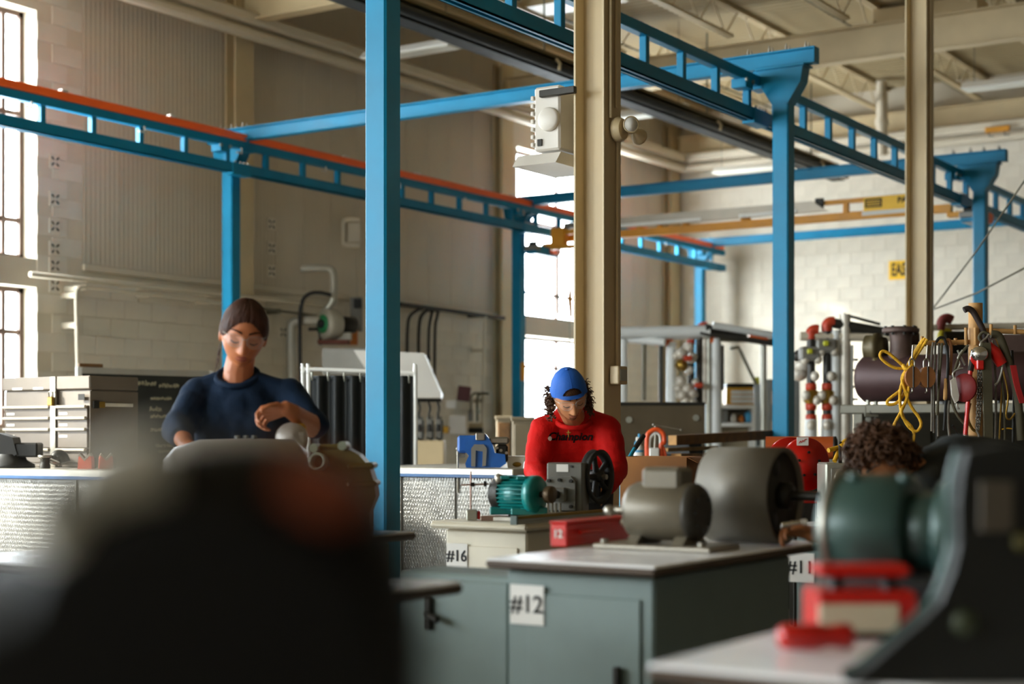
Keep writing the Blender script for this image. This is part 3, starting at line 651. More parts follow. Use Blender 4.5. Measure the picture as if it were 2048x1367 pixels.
for i in range(7): q = f.P(628 + i * 32, 748 + i * .8); MB().tube([(q.x, -.12, q.z + .02), (q.x, -.14, q.z - .02), (q.x, -.1, q.z - .05)], .008, 6).build('curtain_ring', M_GALV, ws)
# faint wall sleeve high on the panel
f = Fr(704, ZW(704, .1), 0); t = f.thing('wall_loop', 'faint cream pipe loop high on the ribbed panel', 'pipe')
MB().tube(spline([f.P(720, 440), f.P(700, 438), f.P(688, 444), f.P(687, 470), f.P(690, 488), f.P(720, 490)], 5), .035, 10).build('pipe', M_CREAM, t); a, b = f.P(694, 484), f.P(722, 444); MB().box(a.x, b.x, .02, .06, a.z, b.z, .01).build('plate', M_PANEL, t)
# filing cabinets under the bright window
M_CAB = mat('cabinet_tan', '8d7f66', .5, 0, .08, 4.)
for i, (x0, x1, y0, Z, lab) in enumerate(((992, 1024, 832, 15.2, 'dark tan cabinet below the bright window, left of the pair'), (1024, 1068, 834, 14.2, 'light tan cabinet below the bright window, behind the man\'s shoulder'))):
    f = Fr((x0 + x1) / 2, Z, 0); t = f.thing('storage_cabinet', lab, 'cabinet'); a, b = f.P(x0, y0), f.P(x1, y0)
    MB().box(a.x, b.x, 0, .5, .03, a.z, .01).build('body', M_CAB, t); MB().box(a.x + .02, b.x - .02, -.015, 0, .08, a.z - .06, .006).build('door', M_CAB if i else M_WOOD, t)
    MB().box(a.x - .01, b.x + .01, -.02, .51, a.z - .03, a.z + .004, .006).build('top', M_CAB, t); MB().box(b.x - .05, b.x - .035, -.035, -.015, .75, .87, .004).build('handle', M_STEEL, t)
# ---- far pipe training racks
M_PVC = mat('white_pipe', 'd9dbd8', .35, 0, .03, 5.); M_PIPED = mat('black_pipe', '33302a', .45, .3, .15, 6.); M_COUP = mat('red_coupling', 'b5391a', .5, 0, .15, 6.); M_BRASS = mat('brass', '9a7a35', .35, .8, .15, 8.); M_FIT = mat('fitting_pale', 'cfc7b8', .4, .2, .12, 9.)
f = Fr(1360, 19.5, 0); pr = f.thing('pipe_rack', 'white and black sprinkler pipe rack with orange couplings behind the man', 'pipe rack')
for (a, b, r, m) in (((1238, 665), (1420, 662), .075, M_PVC), ((1238, 676), (1330, 684), .05, M_PVC), ((1290, 672), (1400, 668), .06, M_PVC), ((1410, 655), (1490, 672), .05, M_PIPED), ((1425, 650), (1585, 676), .045, M_PVC), ((1400, 664), (1580, 692), .035, M_PIPED), ((1438, 678), (1560, 682), .03, M_CONDUIT)):
    MB().cyl(f.P(*a, R.uniform(-.2, .2)), f.P(*b, R.uniform(-.2, .2)), r, n=14).build('run_pipe', m, pr)
for (a, b) in (((1310, 683), (1345, 683)), ((1498, 676), (1535, 676)), ((1420, 680), (1436, 680))):
    MB().cyl(f.P(*a), f.P(*b), .055, n=14).build('coupling', mat('orange_coupling', 'd9641c', .5, 0, .1), pr)
for (x, y0, y1, r, m) in ((1247, 675, 806, .05, M_PVC), (1343, 683, 808, .062, M_PVC), (1432, 676, 866, .066, M_PVC), (1418, 652, 866, .045, M_GALV), (1410, 662, 808, .04, M_FIT), (1527, 680, 866, .04, M_GALV), (1445, 690, 780, .02, M_PIPED), (1288, 684, 800, .025, M_CONDUIT), (1322, 686, 806, .03, M_PIPED)):
    yb = y1 if y1 < 860 else 868 + 1.15 / f.k
    MB().cyl(f.P(x, y0), f.P(x, min(yb, 868 + 1.13 / f.k)), r, n=14).build('riser', m, pr)
for (x0, x1, yt) in ((1382, 1378, 672), (1398, 1396, 655)):
    MB().tube(spline([f.P(x0 + 16, yt - 4), f.P(x0 + 6, yt - 3), f.P(x0, yt + 6), f.P(x0, yt + 18)], 5), .05, 12).build('elbow', M_COUP, pr)
    MB().cyl(f.P(x0, yt + 14), f.P(x0, yt + 170), .04, n=12).build('drop_pipe', M_PIPED, pr)
for (x, y, r) in ((1362, 707, .07), (1378, 695, .06), (1364, 730, .07), (1384, 716, .06), (1352, 712, .045), (1380, 740, .05), (1362, 762, .06), (1376, 778, .07), (1365, 790, .07), (1385, 786, .06), (1372, 802, .06), (1384, 806, .06), (1356, 776, .05), (1392, 765, .045)):
    q = f.P(x, y, -.1); MB().lathe([(r * .5, -r), (r, -r * .8), (r, r * .4), (r * .6, r), (0, r)], q, (R.uniform(-1, 1), -.6, R.uniform(-1, 1)), 12).build('fitting', M_FIT if R.random() < .75 else M_BRASS, pr)
for x, y in ((1397, 770), (1376, 716)): MB().box(-.05, .05, -.05, .05, -.03, .03, .01).build('valve_handle', M_COUP, pr, loc=f.P(x, y, -.18))
MB().cyl(f.P(1460, 697), f.P(1476, 694), .02, n=8).build('brace', M_CONDUIT, pr); MB().cyl(f.P(1476, 692), f.P(1512, 768), .02, n=8).build('brace', M_CONDUIT, pr)
f = Fr(1650, 15.6, 0); pr2 = f.thing('pipe_rack', 'black pipe drops with red couplings between the blue column and the vessel', 'pipe rack')
MB().cyl(f.P(1662, 645), f.P(1788, 668), .05, n=14).build('run_pipe', M_PIPED, pr2); MB().cyl(f.P(1600, 672), f.P(1790, 674), .045, n=14).build('run_pipe', M_CREAM, pr2)
MB().cyl(f.P(1680, 662), f.P(1780, 672), .03, n=12).build('run_pipe', M_PIPED, pr2); MB().tube([f.P(1687, 628), f.P(1700, 632), f.P(1760, 648)], .015, 6).build('wire', M_DARK, pr2)
for (x, yt) in ((1622, 664), (1654, 648)):
    MB().tube(spline([f.P(x + 14, yt - 4), f.P(x + 6, yt - 4), f.P(x, yt + 2), f.P(x, yt + 14)], 5), .055, 12).build('elbow', M_COUP, pr2)
    MB().cyl(f.P(x, yt + 12), f.P(x, 838), .042, n=12).build('drop_pipe', M_PIPED, pr2)
    for y in (773, 813, 835): MB().lathe([(.04, -.035), (.054, -.03), (.054, .03), (.04, .035)], f.P(x, y), (0, 0, 1), 14).build('coupling', M_COUP, pr2)
    MB().lathe([(.03, -.09), (.075, -.04), (.075, .05), (.03, .08)], f.P(x, 793), (0, 0, 1), 12).build('valve', M_BRASS, pr2)
    MB().box(-.1, .1, -.1, .06, -.07, .07, .02).build('actuator', M_GREY, pr2, loc=f.P(x - 4, yt + 44)); MB().box(-.025, .025, -.02, .02, -.025, .025, .008).build('lime_tag', mat('lime', 'b3b31a', .5), pr2, loc=f.P(x - 2, yt + 38, -.13))
    for dx, y in ((-12, yt + 55), (14, yt + 54), (8, 752), (-10, 790), (12, 800), (0, 850)): MB().ell((0, 0, 0), (.045, .045, .05), 10, 6).build('fitting', M_FIT, pr2, loc=f.P(x + dx, y, -.06))
    MB().cyl(f.P(x, 838), f.P(x, 868 + 1.12 / f.k), .06, n=14).build('foot_pipe', M_PVC, pr2)
for x, y0, r, m in ((1671, 660, .05, M_PVC), (1680, 690, .03, M_CONDUIT), (1690, 628, .055, M_FIT), (1702, 690, .025, M_PVC)):
    MB().cyl(f.P(x, y0), f.P(x, 868 + 1.13 / f.k), r, n=12).build('post', m, pr2)
for y in (719, 740, 773, 798): MB().cyl(f.P(1692, y), f.P(1716, y), .012, n=8).build('rung', M_BLACK, pr2)
for (x, y) in ((1602, 712), (1612, 706), (1606, 730), (1598, 748)): MB().ell((0, 0, 0), (.09, .07, .07), 10, 6).build('hose_coil', M_DARK if y < 715 else M_FIT, pr2, loc=f.P(x, y, .15))
# ---- shelf with a yellow crate, grey lockers
f = Fr(1476, 20.2, 0); sh = f.thing('storage_shelf', 'white open shelf unit holding small tools at the far wall', 'shelf')
a, b = f.P(1424, 868), f.P(1508, 810)
for y in (812, 848): q = f.P(1424, y); MB().box(a.x, b.x, 0, .4, q.z - .03, q.z + .02, .005).build('shelf_board', M_WHITE, sh)
for x in (a.x, b.x): MB().box(x - .02, x + .02, 0, .4, 0, f.P(0, 810).z, .004).build('upright', M_WHITE, sh)
MB().box(a.x, b.x, .38, .4, .1, f.P(0, 812).z).build('back_panel', M_CAB, sh); q = f.P(1424, 884); MB().box(a.x, b.x, 0, .4, q.z - .3, q.z - .26, .005).build('shelf_board', M_WHITE, sh)
M_SKY = mat('light_blue', '4aa0cc', .5)
def on_shelf(x, y, w, h, m, nm, lab, cat):
    g = Fr(x, 20.3, f.P(0, y).z); t = g.thing(nm, lab, cat, 'small items on the far shelf')
    MB().box(-w / 2, w / 2, 0, .16, .025, h, .015).build('body', m, t); MB().box(-w / 2 + .02, w / 2 - .02, .01, .15, h, h + .015, .005).build('lid', m, t)
on_shelf(1497, 848, .075, .15, M_SKY, 'parts_bin', 'light blue bin on the far white shelf', 'bin')
on_shelf(1484, 848, .07, .1, mat('guard_orange', 'b0641a', .6), 'parts_bin', 'orange bin on the far white shelf', 'bin')
on_shelf(1468, 848, .07, .12, M_FIT, 'parts_bin', 'pale bin on the far white shelf', 'bin')
on_shelf(1450, 848, .09, .2, M_GREY, 'parts_bin', 'grey bin at the left of the far white shelf', 'bin')
g = Fr(1476, 20.2, f.P(0, 812).z + .021); yc = g.thing('yellow_crate', 'yellow framed crate of white drawers on the far shelf', 'crate')
a, b = g.P(1453, 810), g.P(1508, 774); hh = b.z
MB().box(a.x, b.x, .02, .35, 0, hh, .004).build('case', mat('crate_yellow', 'd39a1e', .5), yc); MB().box(a.x, b.x, .0, .36, hh, hh + .05, .004).build('lid', M_DARK, yc)
for k in range(3): MB().box(a.x + .06, b.x - .01, .0, .02, .02 + k * hh * .26, .02 + k * hh * .26 + hh * .22, .004).build('drawer', M_WHITE, yc)
M_LOCK = mat('locker_grey', '9aa3a6', .45, 0, .05, 5.)
for i, (x0, x1, lab) in enumerate(((1508, 1531, 'tall grey locker right of the yellow crate'), (1533, 1600, 'tall pale grey locker behind the blue column'))):
    f = Fr((x0 + x1) / 2, 21.2, 0); t = f.thing('steel_locker', lab, 'locker'); a, b = f.P(x0, 768 - i * 10), f.P(x1, 768)
    MB().box(a.x, b.x, 0, .5, .02, a.z, .01).build('body', M_LOCK, t); MB().box(a.x + .02, b.x - .02, -.015, 0, .06, a.z - .04, .005).build('door', M_LOCK, t); MB().box(a.x + .04, a.x + .07, -.035, -.015, 1.0, 1.15, .004).build('handle', M_BLACK, t)
    if i == 0: MB().cyl((a.x + .05, .1, a.z), (a.x + .05, .1, a.z + .1), .04, n=10).build('yellow_beacon', mat('lime', 'b3b31a', .5), t)
    else:
        for z in (1.15, 1.55): MB().box(a.x + .06, b.x - .08, -.02, -.015, z, z + .18, .002).build('notice', M_PAPER, t)
# ================================================================== benches and what stands on them
AV = Vector((-CT, ST, 0)); AU = Vector((ST, CT, 0))          # the hall's axes seen in a camera-facing frame
TB, TD = .79, .93                                            # tops of the numbered benches / of the plated benches
M_DIAM = diamond_mat('diamond_plate', '97958f'); M_TRIM = mat('trim_blue', '1d4a78', .4, 0, .1)
def plated_bench(u0, u1, v0, v1, label, npan):
    t = thing('plated_workbench', label, 'workbench', (u0, v0, 0)); du, dv = u1 - u0, v1 - v0
    MB().box(.02, du - .02, .02, dv - .02, .04, TD - .06).build('carcass', M_GREY, t)
    MB().box(-.02, du + .02, -.02, dv + .02, TD - .05, TD, .006).build('worktop', M_ALU, t)
    MB().box(-.026, du + .02, -.026, dv + .02, TD - .062, TD - .04, .003).build('edge_trim', M_TRIM, t)
    for i in range(npan): MB().box(.008, .02, .01 + dv * i / npan, dv * (i + 1) / npan - .01, .08, TD - .06, .002).build('panel', M_DIAM, t)
    for i in range(4): MB().box(.01 + du * i / 4, du * (i + 1) / 4 - .01, .008, .02, .08, TD - .06, .002).build('panel', M_DIAM, t)
    for x in (.03, du - .07):
        for y in (.03, dv - .07): MB().box(x, x + .04, y, y + .04, 0, .08).build('foot', M_DARK, t)
    MB().box(.004, .012, -.004, .012, .08, TD - .06, .002).build('corner_strip', M_TRIM, t)
    return t
p = Wz(30, 937, TD); LBU = p.x; lbv0, lbv1 = solV(345, LBU), solV(-330, LBU)
plated_bench(LBU, LBU + 1.3, lbv0, lbv1, 'diamond plate workbench under the tool chest at the left', 4)
p = Wz(1024, 937, TD); VBU, VBV = p.x, p.y
plated_bench(VBU, VBU + 4.15, VBV, solV(700, VBU), 'diamond plate workbench carrying the blue vise', 3)
# ---- tool chest
M_CHEST = mat('chest_grey', '695e51', .45, .15, .1, 5.)
M_DRAW = mat('drawer_shaded_grey', '564c41', .5, .1, .1, 5.); tu = LBU + .45; tv0 = solV(180, tu); tv1 = solV(8, tu); td = solU(275, tv0) - tu; tw = tv1 - tv0; thh = .605  # drawers: chest grey darkened, shade on the front put into the colour
tc = thing('tool_chest', 'grey multi drawer tool chest with aluminium pulls on the left bench', 'tool chest', (tu, tv0, TD))
MB().box(.012, td, 0, tw, .0, thh - .09, .006).build('case', M_CHEST, tc)
MB().box(-.01, td + .005, -.008, tw + .008, thh - .09, thh, .008).build('lid', M_CHEST, tc)
MB().box(-.004, td, -.006, .0, 0, thh - .1, .002).build('side_panel', M_CHEST, tc)
split = tw * .40; zrow = [.40, .325, .25, .115]; zlow = [.335, .26, .13, .03]
for (a, b) in ((.02, split - .03), (split + .03, tw - .015)):
    for i in range(4):
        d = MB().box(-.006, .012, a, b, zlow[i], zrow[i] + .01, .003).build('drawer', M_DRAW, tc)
        MB().box(-.03, -.006, a, b, zrow[i] - .008, zrow[i] + .012, .005).build('pull', mat('pull_alu', 'a39a8a', .45, .4), d)
        MB().box(-.0075, -.006, b - .1, b - .02, zrow[i] - .05, zrow[i] - .035).build('card', M_PAPER, d)
hs = MB().box(-.018, .0, split - .028, split + .028, .0, thh, .004).build('lock_bar', M_STEEL, tc); MB().tube(spline([(-.03, split + .02, .47), (-.035, split + .015, .5), (-.035, split - .015, .5), (-.03, split - .02, .47)], 5), .005, 6).build('padlock_shackle', M_STEEL, hs); MB().box(-.045, -.02, split - .025, split + .025, .41, .47, .006).build('padlock', M_BRASS, hs)
MB().box(-.012, -.01, .04, .1, .505 - .06, .505 - .02).build('maker_plate', M_INK, tc)
for y in (split + .1, tw - .2): MB().box(-.012, -.01, y, y + .1, .52, .535).build('card', M_PAPER, tc)
bs = thing('paint_brush', 'flat brush with pale handle stuck on the side of the tool chest', 'brush', (tu + td * .2, tv0 - .012, TD + .415))
MB().box(.03, .28, -.008, .004, -.012, .012, .004).build('handle', M_FIT, bs); MB().box(-.02, .03, -.01, .004, -.02, .02, .003).build('ferrule', M_BRASS, bs); MB().box(-.07, -.02, -.01, .004, -.025, .025, .003).build('bristles', M_DARK, bs)
# ---- black vise at the left edge
f = Fr(20, 10.35, TD); t = f.thing('bench_vise', 'dark silhouetted bench vise at the left edge', 'vise')
MB().lathe([(.0, 0), (.16, 0), (.16, .02), (.11, .05), (.09, .09)], (0, 0, 0.001), (0, 0, 1), 20).build('base', M_BLACK, t)
MB().prism([(-.2, .06), (-.2, .2), (-.06, .23), (.04, .2), (.07, .09), (.02, .06)], -.08, .08, 'xz').build('body', M_BLACK, t); MB().box(.05, .2, -.07, .07, .07, .165, .01).build('jaw', M_BLACK, t); MB().cyl((-.2, 0, .12), (-.42, 0, .12), .03, n=12).build('screw', M_DARK, t)
# pipe fittings and red pipe stands on the left bench
f = Fr(90, 10.15, TD); t = f.thing('pipe_fitting', 'short dark pipe reducer standing on the left bench', 'pipe fitting')
MB().lathe([(.035, 0), (.035, .02), (.03, .03), (.03, .06), (.042, .07), (.042, .085), (.03, .085)], (0, 0, 0.0005), (0, 0, 1), 18).build('sleeve', M_DARK, t); MB().lathe([(.043, .07), (.046, .072), (.046, .083), (.043, .085)], (0, 0, 0), (0, 0, 1), 18, caps=False).build('rim', M_STEEL, t)
f = Fr(120, 10.2, TD); t = f.thing('pipe_fitting', 'dark pipe elbow lying on the left bench', 'pipe fitting')
MB().tube(spline([(-.03, -.01, .06), (-.015, -.01, .085), (.015, -.005, .08), (.03, 0, .05), (.035, 0, .036)], 5), .035, 14).build('bend', M_DARK, t); MB().lathe([(.028, 0), (.043, 0), (.043, .02), (.028, .02)], (-.035, -.01, .05), (-.5, 0, -1), 16).build('rim', M_STEEL, t)
M_SALMON = mat('faded_red', 'c4553c', .5, 0, .1, 6.)
for px, lab, rz in ((172, 'faded red V-head pipe stand on the left bench, left of the pair', 0.), (212, 'faded red V-head pipe stand on the left bench, right of the pair', .35)):
    f = Fr(px, 10.0, TD); t = f.thing('pipe_stand_head', lab, 'pipe stand', 'red pipe stand heads')
    MB().prism([(-.045, 0), (-.04, .07), (-.03, .09), (0, .055), (.03, .09), (.04, .07), (.045, 0)], -.03, .05, 'xz', Matrix.Rotation(rz, 4, 'Z')).build('block', M_SALMON, t)
    MB().prism([(-.043, .08), (-.03, .1), (0, .066), (.03, .1), (.043, .08), (.03, .082), (0, .048), (-.03, .082)], -.034, .02, 'xz', Matrix.Rotation(rz, 4, 'Z')).build('jaw_edge', M_STEEL, t)
    MB().cyl((.02, .08, 0.001), (.02, .08, .07), .025, n=12).build('socket', M_DARK, t)
# ---- blue vise
f = Fr(965, 10.3, TD); vz = f.thing('bench_vise', 'blue bench vise with long silver tommy bar on the plated bench', 'vise')
M_VISE = mat('vise_blue', '1b57a0', .35, .1, .15, 9., coat=.2)
q = lambda x, y, d=0: f.P(x, y, d)
pf = [q(933, 934), q(931, 926), q(938, 910), q(929, 900), q(929, 884), q(940, 874), q(952, 868), q(972, 868), q(978, 876), q(986, 890), q(990, 905), q(1010, 908), q(1012, 926), q(1000, 934)]
pf = [(a.x, max(a.z, .001)) for a in pf]; MB().prism(pf, -.07, .07, 'xz').build('body', M_VISE, vz)
a, b = q(915, 905), q(950, 870); MB().box(a.x, b.x, -.055, .055, a.z, b.z, .015).build('slide', M_VISE, vz)
a, b = q(952, 880), q(970, 867); MB().box(a.x, b.x, -.085, .085, a.z, b.z + .005, .004).build('jaw_face', M_STEEL, vz)
a, b = q(978, 888), q(1018, 873); MB().box(a.x, b.x, -.05, .05, a.z, b.z, .012).build('anvil', M_STEEL, vz); a, b = q(992, 925), q(1016, 888); MB().box(a.x, b.x, -.045, .045, a.z, b.z, .015).build('rear_guide', M_DARK, vz)
pf = [q(943, 932), q(943, 896), q(949, 888), q(968, 888), q(974, 896), q(972, 930), q(965, 932), q(966, 902), q(952, 900), q(951, 932)]; MB().prism([(a.x, max(.001, a.z)) for a in pf], -.085, -.068, 'xz').build('clamp_arch', M_GREY, vz)
a = q(912, 908); MB().cyl((a.x, -.0, a.z), (a.x + .06, 0, a.z), .02, n=14).build('screw_head', M_STEEL, vz); MB().cyl((a.x + .012, -.03, a.z + .03), (a.x + .012, -.03, a.z - .25), .007, n=8).build('tommy_bar', M_STEEL, vz); MB().ell((a.x + .012, -.03, a.z + .035), .013, 10, 6).build('bar_knob', M_STEEL, vz)
for x, y in ((994, 895), (1002, 900), (1013, 905)): c = q(x, y); MB().cyl((c.x, -.06, c.z), (c.x, -.045, c.z), .01, n=8).build('bolt', M_STEEL, vz)
f = Fr(1031, 10.4, TD); t = f.thing('plastic_tub', 'small white plastic tub beside the blue vise', 'tub'); MB().prism([(-.05, 0.001), (-.062, .075), (.062, .075), (.05, 0.001)], -.05, .05, 'xz').build('tub', M_WHITE, t); MB().box(-.066, .066, -.055, .055, .07, .078, .002).build('rim', M_WHITE, t); MB().ell((.01, -.045, .022), (.035, .012, .018), 10, 6).build('contents', M_BRASS, t)
# ================================================================== numbered benches
M_B16 = mat('bench_cream', 'cfc6b0', .5, 0, .06, 5.); M_EDGE = mat('top_edge', '4a3a2c', .6)
def bench(label, u0, u1, v0, v1, body, number, top=TB, inset=.09, sgn_v=None, topm=M_BENCHTOP, sgz=.62, ss=.15, far=None, lft=None):
    far = far or inset; lft = lft or inset
    t = thing('numbered_bench', label, 'workbench', (u0, v0, 0), 0, 'pedestal benches'); du, dv = u1 - u0, v1 - v0
    MB().box(inset, du - far, inset * .6, dv - lft, .05, top - .035, .008).build('pedestal', body, t); MB().box(inset + .03, du - far - .03, inset + .01, dv - inset - .03, 0, .05).build('plinth', M_DARK, t)
    MB().box(0, du, 0, dv, top - .03, top - .004, .01).build('edge', M_EDGE if number != 16 else topm, t); MB().box(.004, du - .004, .004, dv - .004, top - .01, top, .006).build('top', topm, t)
    d = MB().box(inset - .008, inset, inset * .6 + .04, dv - inset - .04, .1, top - .1, .003).build('door', body, t); MB().box(inset - .03, inset - .008, inset + .07, inset + .09, .42, .5, .004).build('handle', M_DARK, d)
    if number:
        y = sgn_v if sgn_v is not None else dv - inset - ss / 2
        s_ = MB().box(inset - .012, inset - .009, y - ss / 2, y + ss / 2, sgz - ss / 2, sgz + ss / 2).build('number_card', M_PAPER, t)
        text_obj('number', '#%d' % number, ss * .62, M_INK, s_, (inset - .0135, y, sgz), FACE_U, depth=.0005, bold=.001)
    return t
n16 = Wz(1053, 1048, TB); b16u, b16v = n16.x, n16.y; b16v1 = solV(858, b16u)
bench('cream pedestal bench number 16 in front of the man in red', b16u, b16u + .9, b16v, b16v1, M_B16, 16, topm=M_B16, inset=.05, sgz=.645, ss=.105, sgn_v=solV(917, b16u + .05) - b16v)
n12 = Wz(1312, 1133, TB); b12u, b12v = n12.x, n12.y; b12v1 = solV(968, b12u)
bench('grey pedestal bench number 12 with the grey motor and drum', b12u, b12u + 1.22, b12v, b12v1, M_TEALG, 12, inset=.07, far=.2, lft=.035, sgz=.655, ss=.115, sgn_v=solV(1058, b12u + .07) - b12v)
p11 = W(1603, 1134, 6.2); b11u = p11.x - .07
bench('grey pedestal bench number 11 behind bench 12', b11u, b11u + .7, solV(1760, b11u), solV(1545, b11u), M_TEALG, 11, inset=.07, sgz=p11.z, ss=.115, sgn_v=p11.y - solV(1760, b11u))
# woman's bench: far corner of the slab shows at 835,1060
pw = Wz(835, 1062, TB); bench('pedestal bench under the grey pump casing in front of the woman', pw.x - 1.75, pw.x, pw.y, pw.y + .47, M_TEALG, None)
# bench 13 : slab corner at 930,1160 ; steel cabinet with latch behind it
p13 = Wz(930, 1162, TB); bench('pedestal bench behind the dark foreground casting', p13.x - 1.5, p13.x, p13.y, p13.y + .7, mat('bench_shade_olive', '3d3f36', .5, 0, .1), None, inset=.2)  # dark body colour paints in the shade on this bench's side
pc = Wz(1030, 1153, .72); vv0, vv1 = pc.y, solV(800, pc.x)
ct = thing('steel_cabinet', 'grey green steel cabinet with a latch left of bench 12', 'cabinet', (pc.x, vv0, 0)); dv = vv1 - vv0
MB().box(0, .22, 0, dv, .03, .72, .008).build('body', M_TEALG, ct); MB().box(-.012, 0, .02, dv - .02, .06, .70, .004).build('door', M_TEALG, ct)
ly = solV(866, pc.x) - vv0; lz = W(866, 1225, dep((pc.x, solV(866, pc.x)))).z; lt_ = MB().box(-.03, -.012, ly - .012, ly + .012, lz - .05, lz + .05, .004).build('latch', M_DARK, ct); MB().tube([(-.03, ly, lz), (-.055, ly - .03, lz - .005), (-.06, ly - .06, lz - .012)], .011, 8).build('latch_lever', M_DARK, lt_)
# ---------------------------------------------------------------- on bench 16
M_TEAL = mat('motor_teal', '0d7f7c', .35, .1, .12, 8., coat=.2)
f = Fr(1032, 6.55, TB); mt = f.thing('electric_motor', 'teal finned electric motor on bench 16', 'electric motor')
c = f.P(1040, 987); c0 = f.P(1032, 987)
ax = -AV; rr_ = .072; MB().lathe([(.0, -.125), (.055, -.125), (.068, -.115), (.07, -.075)], c, ax, 28).build('fan_cover', M_DARK, mt)
MB().lathe([(.0, -.075), (.062, -.075), (.062, .06), (0, .06)], c, ax, 28).build('frame', M_TEAL, mt)
a_ = ax.orthogonal().normalized(); b_ = ax.cross(a_)
for k in range(26):
    an = 2 * math.pi * k / 26; d = a_ * math.cos(an) + b_ * math.sin(an); tt = ax.cross(d)
    vs = [c + ax * h + d * r + tt * w for h in (-.072, .055) for r in (.06, .075) for w in (-.0018, .0018)]
    MB().add(vs, [(0, 1, 3, 2), (4, 6, 7, 5), (0, 4, 5, 1), (2, 3, 7, 6), (0, 2, 6, 4), (1, 5, 7, 3)]).build('fin', M_TEAL, mt)
MB().lathe([(.0, .055), (.077, .055), (.078, .085), (.07, .095), (.03, .1), (.0, .1)], c, ax, 28).build('end_bell', M_TEAL, mt)
MB().cyl(c + ax * .09, c + ax * .15, .013, n=12).build('shaft', M_DARK, mt); MB().lathe([(.0, .13), (.034, .13), (.036, .135), (.036, .155), (.034, .16), (0, .16)], c, ax, 24).build('coupling_half', mat('coupling_brown', '5d4c38', .4, .5, .15), mt)
for hh in (-.05, .03):
    for s_ in (1, -1): MB().box(-.02, .02, -.02, .02, -.008, .008, .003).build('lug', M_TEAL, mt, loc=c + ax * hh + Vector((-.02, -.03 * s_, .068 * 1)))
q0 = c + Vector((0, 0, -.072)); zf = c.z - .075
for hh in (-.06, .045): MB().box(-.075, .075, -.03, .03, zf - .012 if zf > .03 else .021, zf + .02, .004, Matrix.Translation(Vector((c.x, c.y, 0)) + ax * hh)).build('foot', M_TEAL, mt)
MB().box(-.13, .09, -.075, .075, .0005, .02, .003, Matrix.Translation((c.x, c.y, 0)) @ Matrix.Rotation(-math.radians(33), 4, 'Z')).build('base_plate', M_STEEL, mt)
MB().box(-.05, .05, -.06, .06, .02, max(.025, zf - .01), .003, Matrix.Translation((c.x, c.y, 0))).build('shim_block', M_DARK, mt)
MB().lathe([(0, 0), (.02, 0), (.022, .012), (.012, .03), (0, .03)], c - ax * .06 + Vector((-.03, -.03, .055)), (-.5, -.4, .7), 12).build('cable_gland', M_STEEL, mt)
# gearbox with plate and stub
M_GEAR = mat('gear_grey', '6d6a62', .4, .4, .1, 8.)
f = Fr(1135, 6.87, TB); gb = f.thing('gearbox', 'square grey gearbox plate with stub shaft on bench 16', 'gearbox')
a, b = f.P(1091, 1026), f.P(1166, 925); RU = Matrix.Rotation(-math.radians(20), 4, 'Z'); hz = b.z
MB().box(a.x, b.x, 0, .1, .022, hz, .006, RU).build('housing', M_GEAR, gb); MB().box(a.x - .01, b.x + .03, -.06, .14, .0005, .022, .003, RU).build('base', M_STEEL, gb)
g0, g1 = f.P(1092, 1022), f.P(1154, 952); ch = .02
MB().prism([(g0.x, .03), (g0.x, g1.z - ch), (g0.x + ch, g1.z), (g1.x - ch, g1.z), (g1.x, g1.z - ch), (g1.x, .03)], -.022, .0, 'xz', RU).build('cover_plate', M_GEAR, gb)
for x, y in ((1100, 961), (1122, 959), (1146, 961), (1146, 1012)): c = f.P(x, y); MB().cyl((c.x, -.034, c.z), (c.x, -.02, c.z), .008, n=8, M=RU).build('bolt', M_DARK, gb)
c = f.P(1124, 988); MB().box(c.x - .03, c.x + .03, -.055, -.02, c.z - .03, c.z + .03, .006, RU).build('bearing_block', M_GEAR, gb); MB().cyl((c.x - .005, -.05, c.z), (c.x - .045, -.12, c.z), .018, n=14, M=RU).build('stub_shaft', M_BLACK, gb); MB().lathe([(.01, 0), (.021, 0), (.021, .008), (.01, .008)], (c.x - .044, -.118, c.z), (-.5, -.87, 0), 14, M=RU).build('shaft_collar', M_STEEL, gb)
a, b = f.P(1112, 943), f.P(1137, 928); MB().box(a.x, b.x, -.003, .0, a.z, b.z, 0, RU).build('data_plate', M_PAPER, gb); c = f.P(1144, 932); MB().cyl((c.x, -.006, c.z), (c.x, 0, c.z), .006, n=8, M=RU).build('plug', M_BLACK, gb)
for x in (1104, 1113, 1121, 1130): a, b = f.P(x, 1024), f.P(x + 4, 1004); MB().box(a.x, b.x, -.09, -.075, .022, b.z, .003, RU).build('clamp_bolt', M_STEEL, gb)
# black spoked pulley
f = Fr(1195, 7.0, TB); pu = f.thing('spoked_pulley', 'black five spoke pulley wheel on the gearbox of bench 16', 'pulley')
c = f.P(1194, 953); ax = -AV; Rr = .122
MB().lathe([(Rr - .022, -.02), (Rr, -.02), (Rr - .008, -.007), (Rr - .008, .007), (Rr, .02), (Rr - .022, .02), (Rr - .026, 0), (Rr - .022, -.02)], c, ax, 44, caps=False).build('rim', M_BLACK, pu)
MB().lathe([(0, -.03), (.026, -.03), (.028, .0), (.024, .03), (0, .03)], c, ax, 20).build('hub', M_BLACK, pu)
a_ = Vector((0, 0, 1)); b_ = ax.cross(a_)
for k in range(5):
    an = 2 * math.pi * k / 5 + .3; d = a_ * math.cos(an) + b_ * math.sin(an); MB().tube([c + d * .02, c + d * .06, c + d * (Rr - .02)], [.016, .012, .014], 8).build('spoke', M_BLACK, pu)
MB().cyl(c - ax * .08, c + ax * .05, .012, n=12).build('shaft', M_STEEL, pu)
MB().box(c.x - .07, c.x + .02, .0, .09, .0005, c.z + .03, .008, Matrix.Translation((0, .04, 0))).build('bearing_pedestal', M_BLACK, pu)
